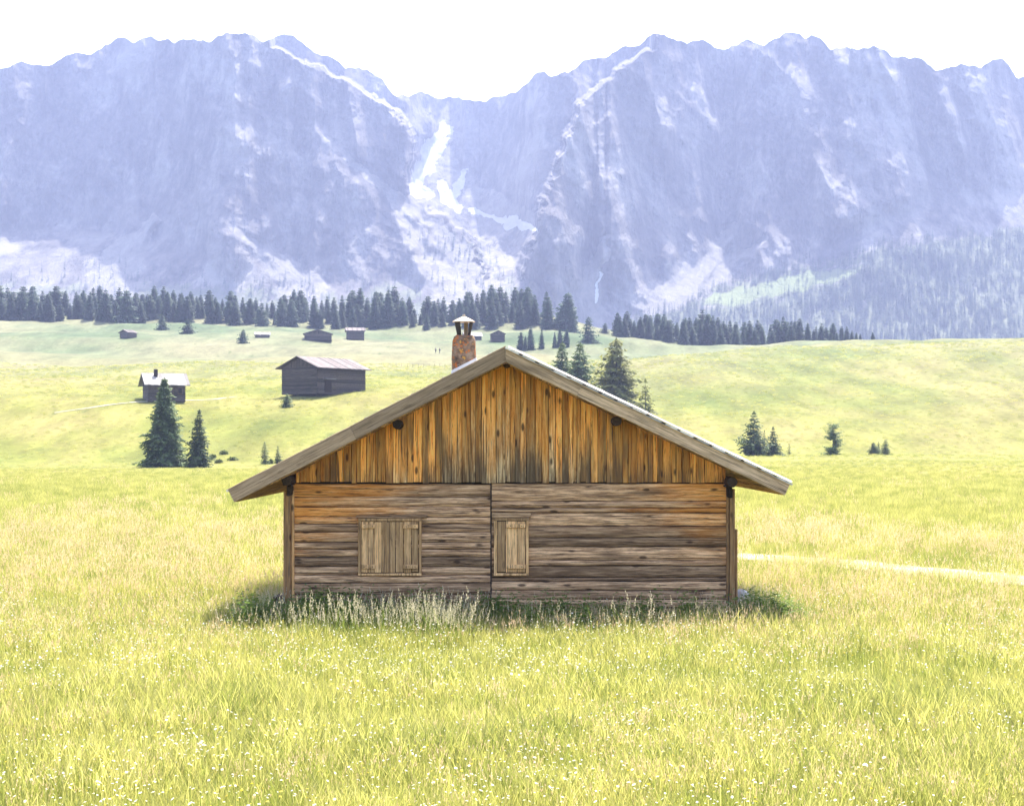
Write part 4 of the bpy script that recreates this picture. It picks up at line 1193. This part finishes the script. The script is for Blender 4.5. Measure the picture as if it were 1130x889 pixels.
# shrubs on the eroded bank
def shrub(px, d, wpx, hpx_, seed, label):
    p = at(px, d); r = random.Random(seed)
    w = wpx / F * d / 2; h = hpx_ / F * d
    V, Fc = [], []
    for k in range(110):
        a = r.random() * 6.28; q = r.random() ** .5; z = r.random()
        lim = math.sqrt(max(0.05, 1 - (z * .9) ** 2)) * (0.75 + .25 * math.sin(a * 3 + seed))
        c = Vector((cos(a) * w * q * lim, sin(a) * w * q * lim, h * z))
        s_ = r.uniform(.12, .26)
        u = Vector((r.uniform(-1, 1), r.uniform(-1, 1), r.uniform(-1, 1))).normalized(); v = u.orthogonal()
        b = len(V); V += [c - u * s_, c + v * s_ * .5, c + u * s_, c - v * s_ * .5]; Fc.append((b, b + 1, b + 2, b + 3))
    root = empty("shrub", p, 0, label, "shrub")
    mesh_from("foliage", V, Fc, M['shrub'], parent=root)
    mb = MB(seed)
    for k in range(4):
        a = k * 1.57 + .4
        mb.tube([(0, 0, -.1), (cos(a) * w * .3, sin(a) * w * .3, h * .4), (cos(a) * w * .5, sin(a) * w * .5, h * .75)], [.04, .03, .012], 5)
    mb.build("stem", M['bark'], root)
shrub(234, 232, 11, 4.5, 1, "low green shrub on the bank beside the slim dark spruce")
shrub(247, 236, 12, 3.5, 2, "small shrub at the top of the eroded bank")
shrub(257, 230, 14, 3.2, 3, "wide low shrub in the middle of the eroded bank")
shrub(242, 226, 12, 3.5, 4, "shrub at the foot of the eroded bank")
shrub(299, 223, 6, 4.5, 5, "tiny shrub between the two slim spruces above the left roof")

# ------------------------------------------------------------------ walkers and pasture fence on the far slope
def walker(px, py, shirt, trousers, label, rz, seed):
    d = solve_d(px, py, 420, 700); p = at(px, d)
    root = empty("person", p, rz, label, "person")
    def skin(name, verts, edges, rads, mat):
        me = bpy.data.meshes.new(name); me.from_pydata(verts, edges, [])
        o = bpy.data.objects.new(name, me); COL.objects.link(o)
        o.modifiers.new("skin", 'SKIN')
        for i, rr_ in enumerate(rads):
            me.skin_vertices[0].data[i].radius = rr_
        me.skin_vertices[0].data[0].use_root = True
        ss = o.modifiers.new("sub", 'SUBSURF'); ss.levels = 1; ss.render_levels = 1
        me.materials.append(mat); o.parent = root
        return o
    skinm = M.setdefault('skin', simple("skin", (0.45, 0.28, 0.2), .6))
    # whole body: pelvis, spine, neck, head, arms, striding legs
    v = [(0, 0, .95), (0, 0, 1.2), (0, 0, 1.42), (0, 0, 1.52), (0, -.02, 1.66), (.19, 0, 1.4), (.25, .08, 1.13), (.24, -.06, .90), (-.19, 0, 1.4), (-.25, -.06, 1.13), (-.24, -.16, .92),
         (.1, 0, .9), (.11, -.14, .5), (.11, -.12, .08), (.11, -.26, .04), (-.1, 0, .9), (-.11, .04, .5), (-.11, .24, .12), (-.11, .12, .04)]
    e = [(0, 1), (1, 2), (2, 3), (3, 4), (2, 5), (5, 6), (6, 7), (2, 8), (8, 9), (9, 10), (0, 11), (11, 12), (12, 13), (13, 14), (0, 15), (15, 16), (16, 17), (17, 18)]
    rd = [(.15, .11), (.14, .1), (.15, .1), (.06, .06), (.09, .105), (.06, .06), (.045, .045), (.035, .035), (.06, .06), (.045, .045), (.035, .035),
          (.09, .09), (.065, .065), (.045, .045), (.04, .035), (.09, .09), (.065, .065), (.045, .045), (.04, .035)]
    skin("body", v, e, rd, skinm)
    vj = [(0, 0, .98), (0, 0, 1.2), (0, 0, 1.43), (.19, 0, 1.4), (.25, .08, 1.14), (.242, -.03, .95), (-.19, 0, 1.4), (-.25, -.06, 1.14), (-.242, -.13, .96)]
    skin("jacket", vj, [(0, 1), (1, 2), (2, 3), (3, 4), (4, 5), (2, 6), (6, 7), (7, 8)], [(.175, .135), (.165, .125), (.165, .115), (.08, .08), (.06, .06), (.05, .05), (.08, .08), (.06, .06), (.05, .05)], shirt)
    vt = [(0, 0, .96), (.1, 0, .88), (.11, -.14, .5), (.11, -.12, .14), (-.1, 0, .88), (-.11, .04, .5), (-.11, .23, .17)]
    skin("trousers", vt, [(0, 1), (1, 2), (2, 3), (0, 4), (4, 5), (5, 6)], [(.16, .12), (.105, .105), (.08, .08), (.06, .06), (.105, .105), (.08, .08), (.06, .06)], trousers)
    mb = MB(seed)
    mb.tube([(0, -.015, 1.64), (0, -.012, 1.70), (0, -.005, 1.745), (0, 0, 1.765)], [.105, .108, .075, .02], 10); mb.build("hair", M['soot'], root, True)
walker(480.8, 390, simple("grey_jacket", (.16, .15, .16), .8), simple("dark_trousers", (.03, .03, .04), .8), "distant walker in a grey jacket, left of the pair on the slope", 2.4, 1)
walker(485.2, 390, simple("blue_jacket", (.03, .04, .08), .8), simple("black_trousers", (.02, .02, .02), .8), "distant walker in dark clothes, right of the pair on the slope", 2.2, 2)
f0, f1 = gp(437, solve_d(437, 405, 380, 600)), gp(508, solve_d(508, 403, 380, 600))
fence = empty("pasture_fence", (f0[0], f0[1], gz(*f0)), 0, "faint wooden post fence across the slope left of the chimney", "fence")
prev = None
wire = MB(1)
for k in range(13):
    x_ = f0[0] + (f1[0] - f0[0]) * k / 12; y_ = f0[1] + (f1[1] - f0[1]) * k / 12
    z_ = gz(x_, y_)
    q = (x_ - f0[0], y_ - f0[1], z_ - gz(*f0))
    mb = MB(k); mb.tube([(q[0], q[1], q[2] - .2), (q[0] + .02, q[1], q[2] + .7), (q[0] + .03, q[1], q[2] + 1.0)], [.045, .04, .03], 6)
    mb.build("post", M['brown'], fence)
    if prev:
        for hh in (.5, 1.0): wire.tube([(prev[0], prev[1], prev[2] + hh), (q[0], q[1], q[2] + hh)], [.012, .012], 4)
    prev = q
wire.build("wire", M['iron'], fence)

# ------------------------------------------------------------------ grass and flowers (stuff)
def tuft_mesh(name, n, h0, h1, spread, width, bend, seed, mat, head=None, headmat=None, hw=(0.012, 0.08), nh=4):
    r = random.Random(seed); V, Fc, Mi = [], [], []
    for i in range(n):
        a = r.random() * 6.28; q = spread * math.sqrt(r.random())
        bx, by = cos(a) * q, sin(a) * q
        h = r.uniform(h0, h1); da = r.random() * 6.28; bd_ = bend * r.uniform(.3, 1.2) * h
        wdir = r.random() * 6.28; wx_, wy_ = cos(wdir) * width / 2, sin(wdir) * width / 2
        b = len(V)
        for (t_, k) in ((0, 1.0), (.45, .85), (.8, .5)):
            ox, oy = cos(da) * bd_ * t_ ** 2, sin(da) * bd_ * t_ ** 2
            z = h * t_ * (1 - .12 * bend * t_)
            V += [(bx + ox - wx_ * k, by + oy - wy_ * k, z), (bx + ox + wx_ * k, by + oy + wy_ * k, z)]
        tip = (bx + cos(da) * bd_, by + sin(da) * bd_, h * (1 - .12 * bend)); V.append(tip)
        Fc += [(b, b + 1, b + 3, b + 2), (b + 2, b + 3, b + 5, b + 4), (b + 4, b + 5, b + 6)]; Mi += [0, 0, 0]
        if head and r.random() < head:
            for k in range(nh):
                q = (k + r.random()) / nh; aa = r.random() * 6.28; b = len(V)
                ww = hw[0] * r.uniform(.6, 1.5) * (1.15 - .6 * q); hh = hw[1] * (q * 1.15 - .35); sp_ = hw[1] / nh * 1.5
                x0_, y0_, z0_ = tip[0] + cos(da) * hh * .25, tip[1] + sin(da) * hh * .25, tip[2] + hh
                V += [(x0_, y0_, z0_ - sp_ * .4), (x0_ + cos(aa) * ww, y0_ + sin(aa) * ww, z0_ + sp_ * .35), (x0_ + cos(aa) * ww * .3, y0_ + sin(aa) * ww * .3, z0_ + sp_)]
                Fc.append((b, b + 1, b + 2)); Mi.append(1)
    me = bpy.data.meshes.new(name); me.from_pydata(V, [], Fc); me.materials.append(mat)
    if headmat: me.materials.append(headmat)
    me.polygons.foreach_set("material_index", np.array(Mi, dtype=np.int32))
    return bpy.data.objects.new(name, me)
def flower_mesh(name, n, h0, h1, spread, size, seed, petal):
    r = random.Random(seed); V, Fc, Mi = [], [], []
    for i in range(n):
        a = r.random() * 6.28; q = spread * math.sqrt(r.random()); bx, by = cos(a) * q, sin(a) * q
        h = r.uniform(h0, h1); b = len(V); w = .003
        V += [(bx - w, by, 0), (bx + w, by, 0), (bx + w, by, h), (bx - w, by, h)]; Fc.append((b, b + 1, b + 2, b + 3)); Mi.append(0)
        b = len(V); sz = size * r.uniform(.6, 1.2); tx, ty = r.uniform(-.5, .5), r.uniform(-.7, .3)
        V.append((bx, by, h + sz * .35))
        for k in range(7):
            aa = k * 2 * pi / 7; u, v = cos(aa) * sz, sin(aa) * sz
            V.append((bx + u, by + v, h + u * tx + v * ty))
        for k in range(7): Fc.append((b, b + 1 + k, b + 1 + (k + 1) % 7)); Mi.append(1)
    me = bpy.data.meshes.new(name); me.from_pydata(V, [], Fc); me.materials.append(M['grass']); me.materials.append(petal)
    me.polygons.foreach_set("material_index", np.array(Mi, dtype=np.int32))
    return bpy.data.objects.new(name, me)
def scatter(name, label, protos_, pts, scales, seed, cat):
    """ONE stuff object: the prototypes are instanced on its points"""
    pc = bpy.data.collections.new(name + "_prototypes")
    for o in protos_: pc.objects.link(o)
    me = bpy.data.meshes.new(name); me.from_pydata(pts.tolist(), [], [])
    r = np.random.RandomState(seed)
    for an, arr in (("sc", scales), ("rz", r.rand(len(pts)) * 6.283)):
        at_ = me.attributes.new(an, 'FLOAT', 'POINT'); at_.data.foreach_set("value", np.asarray(arr, dtype=np.float32))
    ai = me.attributes.new("pick", 'INT', 'POINT'); ai.data.foreach_set("value", r.randint(0, len(protos_), len(pts)).astype(np.int32))
    o = bpy.data.objects.new(name, me); COL.objects.link(o)
    g = bpy.data.node_groups.new(name, 'GeometryNodeTree')
    g.interface.new_socket("Geometry", in_out='INPUT', socket_type='NodeSocketGeometry')
    g.interface.new_socket("Geometry", in_out='OUTPUT', socket_type='NodeSocketGeometry')
    gi = g.nodes.new("NodeGroupInput"); go = g.nodes.new("NodeGroupOutput")
    ip = g.nodes.new("GeometryNodeInstanceOnPoints"); ci = g.nodes.new("GeometryNodeCollectionInfo")
    ci.inputs["Collection"].default_value = pc; ci.inputs["Separate Children"].default_value = True; ci.inputs["Reset Children"].default_value = True
    def na(nm, ty):
        n_ = g.nodes.new("GeometryNodeInputNamedAttribute"); n_.data_type = ty; n_.inputs["Name"].default_value = nm; return n_
    s_ = na("sc", 'FLOAT'); z_ = na("rz", 'FLOAT'); k_ = na("pick", 'INT')
    cb = g.nodes.new("ShaderNodeCombineXYZ")
    L = g.links.new
    L(gi.outputs[0], ip.inputs["Points"]); L(ci.outputs[0], ip.inputs["Instance"]); ip.inputs["Pick Instance"].default_value = True
    L(k_.outputs["Attribute"], ip.inputs["Instance Index"]); L(z_.outputs["Attribute"], cb.inputs[2]); L(cb.outputs[0], ip.inputs["Rotation"])
    L(s_.outputs["Attribute"], ip.inputs["Scale"]); L(ip.outputs[0], go.inputs[0])
    md = o.modifiers.new("scatter", 'NODES'); md.node_group = g
    return tag(o, label, cat, kind="stuff")
rs = np.random.RandomState(5)
def field_pts(n, d0, d1, power, pxlo=-420, pxhi=1550):
    """random ground points; density falls with distance by the power"""
    e = 2 - power
    u = rs.rand(n)
    d = (d0 ** e + u * (d1 ** e - d0 ** e)) ** (1 / e) if abs(e) > 1e-6 else d0 * (d1 / d0) ** u
    X = (rs.uniform(pxlo, pxhi, n) - CX) / F * np.maximum(d, 16)
    keep = ~((np.abs(X - 0.0) < 3.46) & (d > 28.25) & (d < 34.6))
    X, d = X[keep], d[keep]
    return X, d
def onroad(X, Y):
    px = CX + F * X / Y
    c = np.interp(px, [560, 680, 815, 900, 985, 1100, 1300, 1700], [48, 46.5, 44, 42.2, 39.6, 37, 33, 27])
    return (px > 560) & (Y - c < 1.0) & (Y - c > -2.6)
short = [tuft_mesh("grass_tuft", 58, .08, .30, .30, .0075, .55, 10 + k, M['grass']) for k in range(4)]
X, Y = field_pts(80000, 11, 205, 1.1)
X2, Y2 = field_pts(23000, 205, 480, 0.6); X, Y = np.concatenate([X, X2]), np.concatenate([Y, Y2])
k = ~onroad(X, Y) | (rs.rand(len(X)) < .27); X, Y = X[k], Y[k]
sc_ = rs.uniform(.7, 1.25, len(X)) * (1 + 0.45 * fbm(X / 5, Y / 5, 3) + 0.45 * fbm(X / 1.7 + 5, Y / 1.7, 3)) * np.interp(Y, [10, 40, 120, 200, 225, 300, 480], [.9, .95, 1.15, .6, .8, 1.3, 1.6])
scatter("grass", "short yellow green meadow grass around the cabin", short, np.stack([X, Y, ground_z(X, Y)], -1), np.clip(sc_, .4, 2.5), 1, "grass")
seedp = [tuft_mesh("seed_grass_tuft", 16, .25, .52, .22, .005, .35, 20 + k, M['grass'], 0.9, M['straw'], (.012, .085)) for k in range(3)]
X, Y = field_pts(24000, 13, 130, 1.0)
m = fbm(X / 9 + 3, Y / 9, 3) + np.interp(Y, [18, 26, 31, 46, 57, 75, 110], [-.2, .02, .5, .5, -.10, -.45, -.6])
k = (m > rs.uniform(-.25, .3, len(X))) & ~onroad(X, Y); X, Y = X[k], Y[k]
scatter("seed_grass", "pinkish tan seeding grass spread through the meadow", seedp, np.stack([X, Y, ground_z(X, Y)], -1), rs.uniform(.7, 1.2, len(X)) * np.interp(Y, [14, 26, 34, 100], [.5, .7, 1.0, 1.5]), 2, "grass")
fl = [flower_mesh("white_flower_tuft", 6, .12, .32, .35, .0105, 30 + k, M['white']) for k in range(3)]
X, Y = field_pts(11000, 11, 60, 0.7)
m = fbm(X / 4 + 30, Y / 4, 3) + np.interp(Y, [12, 19, 23, 26, 34, 60], [.0, .15, .4, .25, -.2, -.35])
k = m > rs.uniform(-.2, .35, len(X)); X, Y = X[k], Y[k]
scatter("white_flowers", "small white wildflowers dotted through the front meadow", fl, np.stack([X, Y, ground_z(X, Y)], -1), rs.uniform(.7, 1.2, len(X)), 3, "wildflowers")
fy_ = [flower_mesh("yellow_flower_tuft", 4, .14, .30, .3, .011, 40 + k, M['yellow']) for k in range(2)]
X, Y = field_pts(2600, 11, 80, 0.9)
scatter("yellow_flowers", "small yellow wildflowers among the meadow grass", fy_, np.stack([X, Y, ground_z(X, Y)], -1), rs.uniform(.7, 1.2, len(X)), 4, "wildflowers")
# tall grass along the foot of the cabin
tall = [tuft_mesh("tall_grass_tuft", 24, .16, .60, .26, .009, .5, 50 + k, M['grass_tall'], .10, M['fluff'], (.012, .12), 9) for k in range(3)]
fluffy = (tuft_mesh("fluffy_grass_tuft", 7, .34, .72, .40, .005, .55, 60, M['grass_tall'], .9, M['fluff'], (.016, .15), 13))
n = 900
X = rs.uniform(-4.15, 4.4, n); Y = 28.12 - np.abs(rs.normal(0, 1.0, n))
k = (Y > 25.7) & ~((Y > 28.0) & (np.abs(X) < 3.5)); X, Y = X[k], Y[k]
hh = np.interp(X, [-4.5, -3.6, -2.6, -1.0, 0.2, 1.0, 2.5, 3.6, 4.5], [.7, .9, .95, 1.0, .75, .6, .55, .8, .75])
scatter("tall_grass", "tall tangled grass with fluffy seed heads along the cabin foot", tall, np.stack([X, Y, ground_z(X, Y)], -1), hh * rs.uniform(.5, 1.05, len(X)) * (0.85 + 0.5 * fbm(X * 1.3, Y * 1.3, 3)) * np.interp(Y, [25.7, 27.2], [.6, 1.0]), 5, "grass")
n = 136
X = np.concatenate([rs.normal(-.95, .2, 36), rs.normal(-1.6, .45, 34), rs.normal(-2.6, .5, 26), rs.uniform(-3.7, 3.6, 40)]); Y = rs.uniform(24.4, 25.9, len(X))
scatter("fluffy_grass", "pale fluffy seed heads standing in front of the cabin wall", [fluffy], np.stack([X, Y, ground_z(X, Y)], -1), rs.uniform(.6, 1.05, len(X)), 8, "grass")
# leafy weeds
def weed_mesh(name, seed):
    r = random.Random(seed); V, Fc = [], []
    for i in range(7):
        a = r.random() * 6.28; h = r.uniform(.25, .62); lean = r.uniform(.02, .16)
        bx, by = r.uniform(-.14, .14), r.uniform(-.14, .14)
        b = len(V); V += [(bx - .004, by, 0), (bx + .004, by, 0), (bx + cos(a) * lean, by + sin(a) * lean, h)]; Fc.append((b, b + 1, b + 2))
        for k in range(9):
            q = (k + .5) / 9; az = k * 2.4 + a; L = .15 * (1.15 - q) + .03
            px_, py_, pz_ = bx + cos(a) * lean * q, by + sin(a) * lean * q, h * q
            dx, dy = cos(az), sin(az); up = r.uniform(.0, .7); w = L * r.uniform(.22, .36)
            b = len(V)
            V += [(px_, py_, pz_), (px_ + dx * L * .5 - dy * w, py_ + dy * L * .5 + dx * w, pz_ + L * up * .6), (px_ + dx * L, py_ + dy * L, pz_ + L * (up - .35)), (px_ + dx * L * .5 + dy * w, py_ + dy * L * .5 - dx * w, pz_ + L * up * .6)]
            Fc.append((b, b + 1, b + 2, b + 3))
    me = bpy.data.meshes.new(name); me.from_pydata(V, [], Fc); me.materials.append(M['weed'])
    return bpy.data.objects.new(name, me)
weeds = [weed_mesh("weed", 70 + k) for k in range(4)]
X = np.concatenate([rs.normal(-3.75, .2, 12), rs.normal(-2.7, .7, 60), rs.normal(-.3, .5, 25), rs.normal(3.9, .3, 26), rs.uniform(-3.5, 3.6, 60)])
Y = 27.9 - np.abs(rs.normal(0, .55, len(X)))
scatter("weeds", "green leafy weeds along the foot of the cabin wall", weeds, np.stack([X, Y, ground_z(X, Y)], -1), rs.uniform(.55, 1.1, len(X)), 9, "weeds")
# grass beside the corners
n = 420
X = np.concatenate([rs.uniform(-4.1, -3.55, n // 4), rs.uniform(3.55, 4.4, n // 2)]); Y = rs.uniform(27.6, 30.5, len(X))
scatter("tall_grass", "tall dark grass at the side corners of the cabin", tall[:3] and [o.copy() for o in tall[:3]], np.stack([X, Y, ground_z(X, Y)], -1), rs.uniform(.5, .85, len(X)), 6, "grass")

# woods on the lower mountain slopes (far too many to count)
mini = []
for k in range(4):
    V, Fc = spruce_parts(15.0, [2.6, 3.0, 2.3, 3.2][k], 80 + k, 12, 6, 2, low=.02, power=.7, tw=1.6)
    mini.append(mesh_from("far_spruce", V, Fc, M['needle_far'], link=False))
prob = np.maximum(wood_right * .9, 0.22 * grass * (wx < 600)) * (wy > 255) * (wy < 390)
prob = np.maximum(prob, 0.04 * meadow_ridge)
prob = prob * (0.55 + 0.9 * fbm(PX / 14, PY / 9, 3)).clip(0, 1) * (mpx[None, :] > -60) * (mpx[None, :] < 1190)
cand = np.argwhere(rs.rand(*prob.shape) < prob * .42)
wp = mv[cand[:, 0], cand[:, 1]] + np.stack([rs.uniform(-2, 2, len(cand)), rs.uniform(-3, 0, len(cand)), np.full(len(cand), -.6)], -1)
scatter("mountain_woods", "blue hazy woods on the lower mountain slopes", mini, wp, rs.uniform(.4, .8, len(wp)), 7, "woods")
